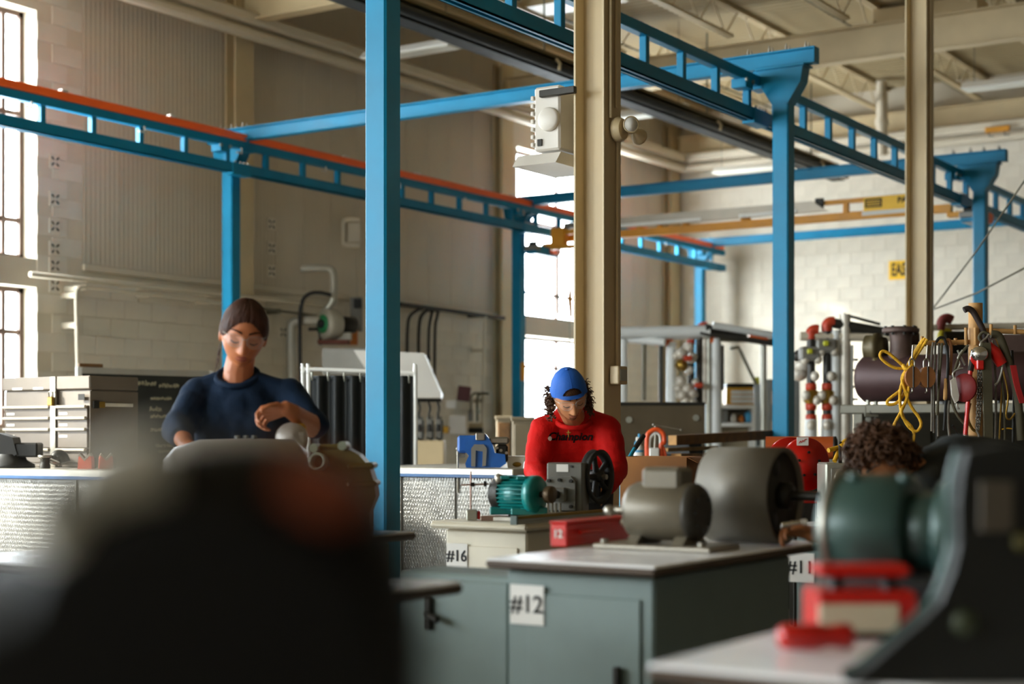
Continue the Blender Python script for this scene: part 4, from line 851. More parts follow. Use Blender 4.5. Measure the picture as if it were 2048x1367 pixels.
# rails, magnetic base with dial stand
f = Fr(1130, 6.27, TB); t = f.thing('slide_rail', 'long aluminium slide rail along the near edge of bench 16', 'rail')
a, b = f.P(1030, 1041), f.P(1031, 1041); d = AU; L_ = .82; o = Vector((a.x, 0, 0)); M_ = Matrix.Translation(o) @ Matrix.Rotation(math.radians(57), 4, 'Z')
for z0, z1, w in ((.0005, .012, .03), (.012, .022, .022), (.022, .034, .03)): MB().box(0, L_, -w / 2, w / 2, z0, z1, .001, M_).build('profile', M_BRASS if z0 > .02 else M_GALV, t)
MB().box(-.012, .0, -.016, .016, .0, .036, .002, M_).build('end_cap', M_TEALG, t)
f = Fr(944, 6.6, TB); t = f.thing('dial_stand', 'magnetic base dial stand with thin rods at the left of bench 16', 'dial stand')
MB().box(-.022, .022, -.03, .03, .001, .046, .003).build('magnet', M_GALV, t); MB().box(.022, .035, -.02, .02, .004, .04, .003).build('red_switch', M_RED, t)
MB().cyl((-.005, 0, .046), (-.005, 0, .205), .0035, n=8).build('rod', mat('rod_copper', 'b08a7c', .35, .5), t); MB().cyl((-.045, -.01, .148), (.07, -.01, .152), .0035, n=8).build('cross_rod', mat('rod_copper', 'b08a7c', .35, .5), t)
MB().cyl((-.005, -.014, .15), (.012, -.014, .15), .009, n=10).build('clamp', M_DARK, t); MB().cyl((.05, -.02, .153), (.062, -.02, .153), .012, n=10).build('clamp', M_DARK, t)
f = Fr(1000, 6.55, TB); t = f.thing('flat_bar', 'long flat steel bar lying behind the dial stand on bench 16', 'bar'); 
a, b = f.P(962, 1034), f.P(1046, 1034); MB().box(a.x, b.x, -.02, .02, .001, .022, .002, Matrix.Rotation(-.1, 4, 'Z')).build('bar', mat('bar_rust', '8d6f5f', .45, .4), t); MB().cyl((b.x - .01, -.025, .022), (b.x - .01, -.025, .032), .01, n=8).build('knob', M_DARK, t)
f = Fr(1226, 7.06, TB); t = f.thing('sheave_disc', 'brown disc lying on the far end of bench 16', 'disc'); MB().lathe([(.0, 0), (.055, 0), (.06, .004), (.06, .012), (.05, .018), (.02, .02), (0, .02)], (0, 0, .001), (0, 0, 1), 24).build('disc', mat('coupling_brown', '5d4c38', .4, .5, .15), t); MB().cyl((0, 0, .02), (0, 0, .035), .012, n=10).build('boss', M_STEEL, t)
# ---------------------------------------------------------------- on bench 12
M_MOT = mat('motor_greige', '6a6252', .42, .25, .1, 6.)
f = Fr(1330, 4.95, TB); gm = f.thing('electric_motor', 'grey electric motor with square terminal box on bench 12', 'electric motor')
c = f.P(1335, 1022); ax = -AV; Rm = .092
MB().lathe([(.0, -.13), (.06, -.13), (.082, -.12), (Rm, -.1), (Rm, .085), (.088, .09)], c, ax, 36).build('shell', M_MOT, gm)
MB().lathe([(.0, .125), (.05, .125), (.078, .118), (.09, .1), (.09, .085), (.0, .085)], c, ax, 36).build('end_bell', mat('bell_dark', '38342c', .5, .2, .1), gm)
for k in range(8):
    an = 2 * math.pi * k / 8; d = Vector((0, 0, 1)) * math.cos(an) + ax.cross(Vector((0, 0, 1))) * math.sin(an); MB().box(-.004, .004, -.012, .012, -.004, .004).build('vent', M_BLACK, gm, loc=c + ax * .123 + d * .055)
MB().cyl(c - ax * .19, c - ax * .12, .012, n=12).build('shaft', M_STEEL, gm)
a, b = f.P(1282, 985), f.P(1362, 936); RV = Matrix.Rotation(-math.radians(33), 4, 'Z'); cx = (a.x + b.x) / 2
MB().box(-.068, .068, -.05, .05, c.z + .055, b.z + .004, .012, Matrix.Translation((cx + .02, -.0, 0)) @ RV).build('terminal_box', M_MOT, gm)
MB().box(-.21, .2, -.11, .11, .0005, .018, .005, Matrix.Translation((c.x, 0, 0)) @ RV).build('base_plate', M_STEEL, gm)
for s_ in (-.085, .075): MB().prism([(-.085, .018), (-.05, c.z - .07), (.05, c.z - .07), (.085, .018)], s_ - .02, s_ + .02, 'yz', Matrix.Translation((c.x, 0, 0)) @ RV).build('foot', M_MOT, gm)
for x, y in ((-.18, -.085), (.16, -.085)): MB().cyl((x, y, .018), (x, y, .03), .013, n=6, M=Matrix.Translation((c.x, 0, 0)) @ RV).build('bolt', M_STEEL, gm)
MB().ell((-.175, .0, .12), .018, 10, 6).build('shaft_end', M_STEEL, gm, loc=(0, 0, 0))
# drum
f = Fr(1500, 5.2, TB); dr = f.thing('belt_drum', 'large grey steel drum pulley with dark open face on bench 12', 'drum')
M_DRUM = mat('drum_grey', '716b5f', .5, .3, .1, 5.)
Rd = .158; c = Vector(f.P(1500, 988)); c.z = Rd + .002; ax = -AV
MB().lathe([(Rd - .014, -.125), (Rd, -.125), (Rd, .125), (Rd - .014, .125), (Rd - .016, 0), (Rd - .014, -.125)], c, ax, 56, caps=False).build('rim', M_DRUM, dr)
MB().lathe([(0, .095), (Rd - .014, .095), (Rd - .014, .11), (0, .11)], c, ax, 40).build('web_plate', mat('drum_face', '2b281f', .6, .2, .15), dr)
MB().lathe([(0, .1), (.045, .1), (.045, .14), (.035, .15), (0, .15)], c, ax, 24).build('hub', M_DARK, dr); MB().cyl(c - ax * .2, c + ax * .24, .017, n=14).build('shaft', M_DARK, dr)
for k in range(3):
    an = 2 * math.pi * k / 3 + .4; d = Vector((0, 0, 1)) * math.cos(an) + ax.cross(Vector((0, 0, 1))) * math.sin(an); MB().lathe([(0, .108), (.03, .108), (.028, .113), (0, .113)], c + d * .1, ax, 14).build('lightening_hole', M_BLACK, dr)
for (x, y) in ((1483, 1026), (1500, 1012)): 
    pass
# red box
f = Fr(1165, 5.0, TB); rb = f.thing('red_case', 'red metal case with white figure beside the grey motor on bench 12', 'case')
pp = Wz(1100, 1093, TB); pq = Wz(1132, 1097, TB); L0 = W(1101, 1092, dep(pp)); rb.location = (pp.x, pp.y, TB); rb.rotation_euler = (0, 0, 0)
w_ = .062; MB().box(0, .44, -w_, 0, .001, .075, .004).build('case', M_RED, rb); MB().box(-.002, .442, -w_ - .003, .003, .075, .083, .003).build('lid', M_RED, rb)
MB().tube(spline([(.06, -w_ - .012, .045), (.1, -w_ - .016, .047), (.2, -w_ - .012, .045)], 4), .008, 8).build('latch', M_RED, rb); text_obj('figure', '12', .035, M_PAPER, rb, (-.003, -w_ / 2, .042), FACE_U, depth=.0005, bold=.001)
MB().ell((.34, -w_ - .02, .065), .014, 10, 6).build('knob', M_WHITE, rb)
# ================================================================== on the plated bench, right part
f = Fr(1365, 11.2, TD); 
for k, (z, dx, w, lab) in enumerate(((0.001, 0, .24, 'lowest dark plate of the stack behind the timbers'), (.052, .0, .24, 'second lowest dark plate of the stack'), (.104, -.005, .23, 'second highest dark plate of the stack'), (.156, -.01, .22, 'topmost dark plate of the stack'))):
    zz = .10; g = Fr(1366 + dx * 200, 12.9, TD + z + (.0 if k == 0 else 0)); t = g.thing('steel_plate', lab, 'plate', 'stack of dark plates')
    M_ = Matrix.Rotation(-math.radians(33) + .05 * k, 4, 'Z'); MB().box(-w / 2, w / 2, -.14, .14, 0, .05, .004, M_).build('slab', M_BLACK, t); MB().box(-w / 2 - .002, -w / 2, -.13, .13, .006, .044, .001, M_).build('worn_face', M_GREY, t)
def timber(a, b, Za, Zb, th, lab, m=M_WOOD, h=None):
    p0, p1 = W(*a, Za), W(*b, Zb); t = thing('timber', lab, 'timber', p0, 0, 'timbers on the plated bench'); d = p1 - p0; L = d.length; h = h or th
    M_ = d.to_track_quat('X', 'Z').to_matrix().to_4x4(); MB().box(0, L, -th / 2, th / 2, -h / 2, h / 2, .004, M_).build('beam', m, t); MB().box(-.002, 0, -th / 2 + .003, th / 2 - .003, -h / 2 + .003, h / 2 - .003, 0, M_).build('end_grain', M_WOODL, t)
timber((1345, 880), (1556, 868), 12.5, 13.9, .08, 'long dark timber with pale cut end leaning over the stack')
timber((1330, 899), (1430, 895), 12.3, 13.0, .065, 'pale weathered plank below the long timber', mat('wood_grey', '7c6642', .75, 0, .2, 12.), .03)
timber((1352, 910), (1425, 910), 12.2, 12.8, .09, 'dark short plank below the weathered plank', M_WOOD, .03)
timber((1380, 921), (1430, 921), 12.5, 12.9, .1, 'dark lowest board on the edge of the plated bench', M_WOOD, .025)
# orange pipe vise / clamp
f = Fr(1312, 12.15, TD); oc = f.thing('pipe_vise', 'orange and white yoke pipe vise beside the spray bottle', 'pipe vise'); M_OR = mat('vise_orange', 'e0531c', .4, 0, .12, 8., coat=.2)
for s_, m in ((0, M_OR),): MB().tube(spline([f.P(1294, 922), f.P(1294, 880), f.P(1297, 866), f.P(1312, 858), f.P(1326, 866), f.P(1328, 884), f.P(1322, 890), f.P(1324, 922)], 6), .018, 10).build('yoke', m, oc)
MB().tube(spline([f.P(1299, 918), f.P(1299, 884), f.P(1303, 872), f.P(1312, 866), f.P(1320, 873), f.P(1320, 905)], 6), .01, 8).build('inner_yoke', M_WHITE, oc)
MB().cyl(f.P(1311, 852), f.P(1310, 895), .009, n=10).build('screw', M_STEEL, oc); MB().cyl(f.P(1308, 849), f.P(1362, 859), .005, n=8).build('tommy_bar', M_STEEL, oc); a = f.P(1307, 849); b = f.P(1362, 859)
MB().ell(a, .011, 8, 6).build('bar_knob', M_STEEL, oc); MB().ell(b, .01, 8, 6).build('bar_knob', M_STEEL, oc); a, b = f.P(1298, 915), f.P(1318, 895); MB().box(a.x, b.x, -.04, .04, .0, b.z, .008).build('jaw_block', M_WHITE, oc); MB().tube(spline([f.P(1325, 892), f.P(1330, 905), f.P(1331, 918)], 4), .012, 8).build('latch', M_OR, oc)
MB().box(-.1, .1, -.05, .05, .0005, .015, .003).build('base', M_OR, oc)
# spray bottle
f = Fr(1277, 11.9, TD); sbt = f.thing('spray_bottle', 'white spray bottle with light blue trigger behind the lever bar', 'bottle')
MB().lathe([(.0, 0), (.035, 0), (.037, .01), (.037, .1), (.03, .13), (.014, .15), (.013, .165)], (0, 0, .001), (0, 0, 1), 18).build('bottle', M_WHITE, sbt); MB().box(-.02, .02, -.012, .012, .165, .2, .006).build('trigger_head', M_WHITE, sbt); MB().box(-.004, .014, -.01, .01, .185, .225, .005).build('nozzle', M_SKY, sbt); MB().tube([(-.015, 0, .175), (-.028, 0, .15), (-.025, 0, .135)], .005, 6).build('trigger', M_SKY, sbt)
MB().lathe([(.0372, .085), (.038, .087), (.038, .1), (.0372, .102)], (0, 0, 0), (0, 0, 1), 18, caps=False).build('blue_band', M_SKY, sbt)
# lever bar (blue with black grip) and cardboard box on a stool in front of the bench
t = thing('lever_bar', 'long blue lever bar with black grip leaning on the plated bench', 'lever bar', Wz(1243, 1010, .0) if False else W(1243, 1010, 8.6), ROTC); f = Fr(1243, 8.6, t.location.z)
MB().tube(spline([Vector((-.02, 0, -t.location.z + .002)), f.P(1242, 1010), f.P(1244, 960), f.P(1248, 935), f.P(1270, 895, .15)], 5), .011, 10).build('bar', mat('lever_blue', '1487a5', .4, 0, .1), t); MB().cyl(f.P(1269, 897, .145), f.P(1287, 871, .22), .014, n=12).build('grip', M_BLACK, t)
M_CARD = mat('cardboard', '8a5a2b', .8, 0, .15, 5.)
pb = Wz(1330, 1010, .62); f = Fr(1318, 8.4, .0); st = f.thing('stool', 'low work stool carrying the cardboard box', 'stool')
MB().box(-.24, .24, -.2, .2, .58, .62, .008).build('seat', M_WOOD, st)
for x in (-.2, .2):
    for y in (-.16, .16): MB().box(x - .02, x + .02, y - .02, y + .02, 0, .58).build('leg', M_WOOD, st)
f = Fr(1318, 8.4, .621); bx = f.thing('cardboard_box', 'open brown cardboard box with bent flaps behind the grey motor', 'box'); RB = Matrix.Rotation(-math.radians(20), 4, 'Z')
x0, x1 = -.17, .19; h0 = f.P(0, 912).z; 
for (a, b, c_, d) in ((x0, x1, -.16, -.154), (x0, x1, .154, .16), (x0, x0 + .006, -.154, .154), (x1 - .006, x1, -.154, .154)): MB().box(a, b, c_, d, .0, h0, .001, RB).build('wall', M_CARD, bx)
MB().box(x0, x1, -.16, .16, 0, .006, 0, RB).build('bottom', M_CARD, bx)
MB().add([(x0, -.16, h0), (x0, .16, h0), (x0 - .07, .14, h0 - .13), (x0 - .07, -.17, h0 - .13), (x0 + .003, -.16, h0), (x0 + .003, .16, h0), (x0 - .066, .14, h0 - .132), (x0 - .066, -.17, h0 - .132)], [(0, 1, 2, 3), (7, 6, 5, 4), (0, 3, 7, 4), (1, 5, 6, 2), (2, 6, 7, 3), (0, 4, 5, 1)], False, RB).build('flap', M_CARD, bx)
MB().add([(x1, -.16, h0), (x1, .16, h0), (x1 + .06, .16, h0 - .02), (x1 + .06, -.16, h0 - .03), (x1, -.16, h0 - .003), (x1, .16, h0 - .003), (x1 + .06, .16, h0 - .023), (x1 + .06, -.16, h0 - .033)], [(0, 1, 2, 3), (7, 6, 5, 4), (0, 3, 7, 4), (1, 5, 6, 2), (2, 6, 7, 3), (0, 4, 5, 1)], False, RB).build('flap', M_CARD, bx)
# dark steel partition sheet behind
f = Fr(1325, 14.6, 0); t = f.thing('steel_partition', 'dull olive steel partition sheet right of the tan column', 'partition'); a, b = f.P(1200, 806), f.P(1410, 806)
MB().box(a.x, b.x, 0, .04, .05, a.z, .006).build('sheet', mat('olive_steel', '5c4f3a', .55, .3, .15, 4.), t); MB().box(a.x, b.x, -.01, .05, a.z - .02, a.z + .01, .003).build('top_rail', M_DARK, t)
for x in (a.x + .05, b.x - .05): MB().box(x - .03, x + .03, -.05, .1, 0, .06).build('foot', M_DARK, t)
for (x, y) in ((1258, 839), (1392, 835)): q_ = f.P(x, y); MB().cyl((q_.x, -.012, q_.z), (q_.x, 0, q_.z), .03, n=10).build('rivet', M_GALV, t)
# ---- red cable reel
f = Fr(1610, 9.4, 0); rl = f.thing('hose_reel', 'red spring hose reel with white label behind the drum', 'hose reel'); c = f.P(1612, 928); ax = Vector((.35, -.94, 0)).normalized(); Rk = f.k * 54
MB().lathe([(0, -.02), (Rk, -.02), (Rk, .0), (Rk * .97, .008), (Rk * .6, .012), (Rk * .58, .03), (0, .034)], c, ax, 40).build('front_disc', M_RED, rl); MB().lathe([(0, -.2), (Rk, -.2), (Rk, -.18), (0, -.18)], c, ax, 40).build('rear_disc', M_RED, rl); MB().lathe([(0, -.18), (Rk * .6, -.18), (Rk * .6, -.02), (0, -.02)], c, ax, 30).build('drum', M_BLACK, rl)
a = f.P(1603, 882); lb = MB().box(-.035, .035, -.004, 0, -.025, .025, .001).build('label_card', M_PAPER, rl, loc=a + Vector((0, -.035, 0))); MB().tube(spline([(-.022, -.006, -.012), (-.014, -.006, .002), (-.008, -.006, -.008), (0, -.006, .006), (.006, -.006, -.002), (.014, -.006, .012), (.024, -.006, .012)], 4), .0018, 5).build('script_mark', M_RED, lb)
for an in (.3, 1.6, 2.8, 4.2, 5.3): d = Vector((math.cos(an) * .94, math.cos(an) * .35, math.sin(an))); MB().cyl(c + d * Rk * .45 + ax * .03, c + d * Rk * .45 + ax * .042, .008, n=8).build('bolt', M_DARK, rl)
a, b = f.P(1580, 985), f.P(1660, 975); MB().box(a.x, b.x, -.05, .2, a.z - .06, a.z, .008).build('base', M_RED, rl); MB().box(a.x + .02, a.x + .06, .0, .15, .0, a.z - .06, .005).build('stand_leg', M_DARK, rl); MB().box(b.x - .06, b.x - .02, .0, .15, 0, a.z - .06, .005).build('stand_leg', M_DARK, rl); MB().box(c.x - .02, c.x + .02, .2, .23, a.z, c.z, .004).build('arm', M_RED, rl)
f = Fr(1640, 10.4, 0); t = f.thing('orange_drum', 'orange cylinder lying behind the red reel', 'cylinder'); c = f.P(1640, 895); MB().cyl(c + Vector((-.35, .05, 0)), c + Vector((.08, -.03, 0)), .075, n=24).build('shell', mat('guard_orange2', 'b8531d', .5), t); MB().lathe([(0, 0), (.076, 0), (.076, .02), (.05, .03), (0, .03)], c + Vector((.08, -.03, 0)), (.98, -.2, 0), 24).build('end_cap', M_DARK, t)
MB().box(c.x - .3, c.x + .05, -.06, .1, 0, c.z - .06, .01).build('cradle', M_DARK, t)
f = Fr(1690, 8.9, 0); t = f.thing('test_box', 'grey steel box with round port and a yellow strap behind the curly head', 'box'); a, b = f.P(1651, 1040), f.P(1725, 925); MB().box(a.x, b.x, 0, .25, a.z, b.z, .01).build('case', M_GALV, t); c = f.P(1685, 955); MB().lathe([(.03, 0), (.05, 0), (.05, .02), (.03, .02), (.03, 0)], (c.x, 0, c.z), (0, -1, 0), 20, caps=False).build('port', M_STEEL, t); MB().box(a.x + .03, b.x - .03, -.008, 0, a.z + .05, b.z - .03, .004).build('front_plate', M_GREY, t); MB().box(a.x + .02, b.x - .02, .03, .22, 0, a.z, .01).build('pedestal', M_DARK, t)
M_STRAP = mat('strap_yellow', 'd6a012', .6, 0, .15)
f = Fr(1680, 8.8, f.P(0, 925).z); t = f.thing('yellow_strap', 'crumpled yellow strap on the grey box', 'strap'); 
for pts in ([(1657, 900), (1668, 897), (1680, 894)], [(1669, 922), (1674, 910), (1680, 897)], [(1682, 892), (1688, 884), (1696, 880), (1704, 884)], [(1690, 893), (1698, 898), (1706, 905)], [(1686, 888), (1695, 893), (1703, 890)]):
    MB().tube(spline([f.P(*q_, .02 * i) for i, q_ in enumerate(pts)], 4), .014, 6).build('webbing', M_STRAP, t)
MB().box(-.006, .012, 0, .02, 0.0, .12, .003).build('buckle_post', M_DARK, t)
# ================================================================== in front of the woman
M_CASE = mat('casing_pale', 'a9a29a', .4, .25, .08, 6.)
f = Fr(470, 5.35, TB); pc_ = f.thing('pump_casing', 'pale grey rounded pump casing on the bench in front of the woman', 'pump'); zt = f.P(0, 874).z
MB().lathe([(.0, -.24), (.1, -.235), (.14, -.2), (.165, -.12), (.17, .05), (.165, .2), (.13, .24), (0, .245)], (.0, 0, zt - .17), (1, .25, 0), 36).build('shell', M_CASE, pc_)
for x in (475, 492, 508): MB().lathe([(0, -.02), (.009, -.02), (.009, .01), (.006, .016), (0, .016)], f.P(x, 878), (0, 0, 1), 12).build('plug', M_GREY, pc_)
for x in (-.14, .14): MB().box(x - .03, x + .03, -.12, .12, .001, zt - .3, .008).build('foot', M_GREY, pc_)
f = Fr(597, 5.72, TB); t = f.thing('flange_cover', 'silver flange cover with yellow cap beside the pump casing', 'cover'); c = f.P(584, 875)
MB().lathe([(0, -.03), (.055, -.03), (.06, 0), (.045, .03), (0, .04)], c, (.2, -.9, .3), 24).build('cover', M_CASE, t); a, b = f.P(562, 866), f.P(608, 846); MB().box(a.x, b.x, .03, .08, a.z, b.z, .01).build('cap', mat('cap_yellow', 'c08d12', .5), t); a, b = f.P(566, 870), f.P(612, 863); MB().box(a.x, b.x, -.02, .03, a.z, b.z, .004).build('bar', M_STEEL, t)
a, b = f.P(600, 884), f.P(612, 862); MB().box(a.x, b.x, -.03, .03, a.z, b.z, .004).build('lug', M_STEEL, t); MB().cyl((c.x, 0, .001), (c.x, 0, c.z - .03), .03, n=14).build('stand', M_GREY, t)
M_OLIVE = mat('olive_paint', '5a4f1f', .5, .1, .2, 6.); M_OLIVEG = mat('knob_green', '8c947e', .5)
f = Fr(690, 5.72, TB); om = f.thing('gear_pump', 'olive cast pump with flanged ports left of the nearest blue column', 'pump'); 
body = [f.P(*q_) for q_ in ((622, 1010), (622, 930), (632, 905), (650, 898), (700, 896), (722, 908), (736, 924), (744, 935), (752, 960), (757, 990), (745, 1020))]
MB().prism([(a.x, max(.001, a.z)) for a in body] + [(body[-1].x, .001), (body[0].x, .001)], -.08, .08, 'xz').build('body', M_OLIVE, om)
for x, y in ((634, 894), (690, 890)): c = f.P(x, y); MB().cyl((c.x, -.1, c.z), (c.x, .04, c.z), .016, n=14).build('knob', M_OLIVEG, om)
a, b = f.P(640, 900), f.P(700, 887); MB().box(a.x, b.x, -.05, .05, a.z, b.z, .008).build('top_cover', M_OLIVE, om)
c = f.P(648, 922); MB().lathe([(.022, 0), (.03, 0), (.032, .05), (.022, .05), (.022, 0)], (c.x, -.07, c.z), (-.2, -1, .1), 20, caps=False).build('port', M_OLIVEG, om); MB().lathe([(0, 0), (.022, 0), (0, .005)], (c.x, -.075, c.z), (0, -1, 0), 16).build('port_bore', M_DARK, om)
for y, w in ((930, 752), (965, 758)): a, b = f.P(700, y + 6), f.P(w, y - 6); MB().box(a.x, b.x, -.09, .09, a.z, b.z, .007).build('flange', M_OLIVE, om)
# ================================================================== vessel, rigging rack
M_VES = mat('vessel_purple', '422b29', .5, .3, .2, 5.); M_VES2 = mat('vessel_brown', '5e4a42', .6, .2, .25, 9.)
f = Fr(1760, 12.2, 0); ve = f.thing('heat_exchanger', 'purple brown steel vessel with flanged nozzle on a grey stand', 'pressure vessel')
c = f.P(1716, 758); ax = -AV; Rv = .178
MB().lathe([(0, -.0), (.08, .005), (.14, .02), (Rv, .06), (Rv, 1.9), (0, 1.9)], c, ax, 40).build('shell', M_VES, ve)
a, b = f.P(1735, 738), f.P(1775, 718); MB().box(a.x, b.x, -.19, -.1, a.z, b.z, .01).build('data_plate', mat('band_olive', '6b5f38', .6), ve)
n = c + ax * .34 + Vector((0, 0, Rv)); MB().lathe([(.11, -.04), (.085, .02), (.08, .12), (.09, .17)], n, (0, 0, 1), 24).build('nozzle', M_VES2, ve); MB().lathe([(.0, .17), (.135, .17), (.14, .18), (.14, .2), (.1, .215), (0, .215)], n, (0, 0, 1), 28).build('flange', M_VES2, ve)
for k in range(8): d = Vector((math.cos(k * .785), math.sin(k * .785), 0)) * .115; MB().cyl(n + d + Vector((0, 0, .15)), n + d + Vector((0, 0, .22)), .012, n=6).build('flange_bolt', M_DARK, ve)
m_ = c + ax * .1 + Vector((0, 0, Rv)); MB().lathe([(.1, -.03), (.1, .03), (.115, .04), (.115, .075), (.085, .08), (.08, .12), (0, .12)], m_ + Vector((0, 0, .06)), AV * -1, 24).build('clamp_ring', mat('ring_olive', '55492c', .5, .3), ve); MB().box(-.05, .05, -.04, .04, -.09, .0, .01).build('ring_foot', M_VES, ve, loc=m_ + Vector((0, 0, .07)))
MB().tube(spline([f.P(1795, 722), f.P(1795, 695), f.P(1800, 682), f.P(1812, 676), f.P(1836, 676)], 6), .052, 16).build('elbow', M_VES2, ve)
a, b = f.P(1960, 715), f.P(2060, 676); MB().box(a.x - .1, b.x + .4, -.5, -.2, a.z - .03, b.z, .01).build('saddle_plate', M_VES2, ve)
M_STAND = mat('stand_grey', '6f6b5c', .5, .2, .1)
zs = c.z - Rv - .02; MB().box(-.1, 1.95, -.12, .12, zs - .07, zs, .008, Matrix.Translation((c.x, c.y, 0)) @ Matrix.Rotation(-math.radians(33), 4, 'Z')).build('stand_beam', M_STAND, ve)
for x in (.05, 1.6):
    for y in (-.1, .1): MB().box(x - .035, x + .035, y - .035, y + .035, 0, zs - .07, .005, Matrix.Translation((c.x, c.y, 0)) @ Matrix.Rotation(-math.radians(33), 4, 'Z')).build('stand_leg', M_STAND, ve)
a, b = f.P(1720, 834), f.P(1748, 812); MB().box(a.x, b.x, -.16, -.13, a.z, b.z, .004).build('bracket_plate', M_STAND, ve); q_ = f.P(1733, 824); MB().cyl((q_.x, -.18, q_.z), (q_.x, -.16, q_.z), .015, n=8).build('bracket_bolt', M_DARK, ve)
for s_ in (-.01, .05): MB().cyl((a.x + .05 + s_, -.1, zs), (a.x + .05 + s_, -.1, zs + .05), .018, n=8).build('stud', M_GALV, ve)
f = Fr(1890, 13.2, 0); t = f.thing('control_cabinet', 'long dark olive cabinet below the purple brown vessel', 'cabinet'); a, b = f.P(1735, 822), f.P(2090, 822); M_CO = mat('cab_olive', '2e2a1e', .6, .0, .2)
MB().box(a.x, b.x, -.2, .3, .02, a.z, .02).build('body', M_CO, t)
for i in range(3): w_ = (b.x - a.x) / 3; MB().box(a.x + w_ * i + .02, a.x + w_ * (i + 1) - .02, -.215, -.2, .1, a.z - .06, .006).build('door', M_CO, t)
f = Fr(1880, 14.4, 0); t = f.thing('pump_unit', 'dark pump with red elbow and yellow hose behind the tan column', 'pump')
MB().cyl(f.P(1886, 690), f.P(1930, 690), .13, n=20).build('barrel', M_DARK, t); MB().tube(spline([f.P(1880, 660), f.P(1884, 642), f.P(1894, 636), f.P(1904, 640)], 5), .045, 12).build('elbow', mat('red_dull', '8a3a34', .6), t); MB().tube(spline([f.P(1880, 690), f.P(1882, 668), f.P(1892, 658), f.P(1900, 668), f.P(1902, 690)], 5), .03, 10).build('yellow_hose', mat('hose_yellow', 'c2b21e', .5), t); MB().box(f.P(1880, 0).x, f.P(1935, 0).x, -.1, .1, 0, f.P(0, 715).z, .02).build('plinth', M_DARK, t)
MB().cyl(f.P(1975, 690), f.P(2100, 690), .06, n=14).build('pipe', M_PIPED, t); MB().cyl(f.P(1850, 655), f.P(2100, 650), .03, n=10).build('pipe', M_CREAM, t); MB().box(f.P(2038, 0).x, f.P(2052, 0).x, -.08, .08, f.P(0, 705).z, f.P(0, 668).z, .01).build('valve', M_DARK, t); MB().box(f.P(1995, 0).x, f.P(2010, 0).x, -.04, .04, 0, f.P(0, 690).z, .01).build('pipe_post', M_DARK, t)
# ---- rigging rack: wooden post with pegs on a base
ZR = 8.6; f = Fr(1950, ZR, 0); rk = f.thing('rigging_rack', 'round wooden post rack with pegs and a cross bar', 'rack')
MB().cyl(f.P(1951, 868 + 1.13 / f.k), f.P(1951, 606), .038, n=20).build('post', M_WOODL, rk); MB().lathe([(0, 0), (.28, 0), (.28, .03), (.06, .05), (0, .05)], (f.P(1951, 0).x, 0, .001), (0, 0, 1), 24).build('base', M_WOOD, rk)
MB().cyl(f.P(1850, 686), f.P(1960, 683), .014, n=12).build('cross_bar', M_WOODL, rk); MB().cyl(f.P(1951, 660, -.02), f.P(2060, 664, -.05), .014, n=12).build('cross_bar', M_WOODL, rk)
for x, y0, y1, d in ((1844, 672, 690, 0), (1911, 676, 690, 0), (1932, 655, 690, -.02), (1951, 655, 690, -.06), (1982, 648, 670, -.08), (2030, 650, 668, -.05)): MB().cyl(f.P(x, y1, d), f.P(x, y0, d), .009, n=10).build('peg', M_WOODL, rk)
MB().cyl(f.P(1838, 688), f.P(1862, 686), .014, n=12).build('bar_tip', M_WOODL, rk)
M_ROPE = mat('rope_yellow', 'dba51c', .7, 0, .25, 60., .5, 120)
def hang(name, label, cat, pts, r, m, d=-.06, group=None, part='cord', n=8, seg=6):
    Zr = ZR + d; p0 = W(*pts[0][:2], Zr); t = thing(name, label, cat, p0, ROTC, group); g = Fr(pts[0][0], Zr, p0.z)
    MB().tube(spline([g.P(q_[0], q_[1], (q_[2] if len(q_) > 2 else 0)) for q_ in pts], seg), r, n).build(part, m, t); return t, g
t, g = hang('yellow_rope', 'bright yellow braided rope tied in loops on the rack', 'rope', [(1846, 678), (1832, 700), (1818, 725), (1812, 735), (1790, 735), (1768, 722), (1760, 710), (1766, 702), (1780, 708), (1805, 730), (1812, 738), (1806, 765), (1800, 780), (1788, 790), (1776, 800), (1776, 808), (1792, 806), (1806, 790), (1813, 765), (1814, 740)], .0085, M_ROPE, part='loop')
for pts in ([(1855, 678), (1840, 700), (1822, 728), (1814, 740), (1806, 760), (1800, 785), (1802, 820), (1815, 850), (1832, 862), (1842, 850), (1838, 835), (1824, 815), (1812, 790), (1806, 760), (1812, 742)], [(1850, 676), (1836, 698), (1815, 735), (1804, 755), (1808, 775), (1815, 790), (1806, 815), (1790, 845), (1785, 862), (1783, 875)], [(1816, 740), (1818, 770), (1812, 800), (1803, 820), (1806, 835), (1822, 852), (1828, 868), (1826, 885)]):
    MB().tube(spline([g.P(a, b, R.uniform(-.02, .0)) for a, b in pts], 6), .0085, 8).build('loop', M_ROPE, t)
MB().tube(spline([g.P(1806, 730, -.01), g.P(1812, 738, -.03), g.P(1820, 736, -.03), g.P(1824, 729, -.01)], 4), .012, 8).build('knot', M_ROPE, t)
M_CHAIN = mat('chain_steel', '6b665c', .4, .7, .15, 20.); M_LEATH = mat('block_wood', '8a5526', .6, 0, .25, 12.); M_STRAPG = mat('strap_olive', '4b442e', .75, 0, .15, 12.); M_CORDG = mat('cord_grey', '6e675a', .7, 0, .2, 40.)
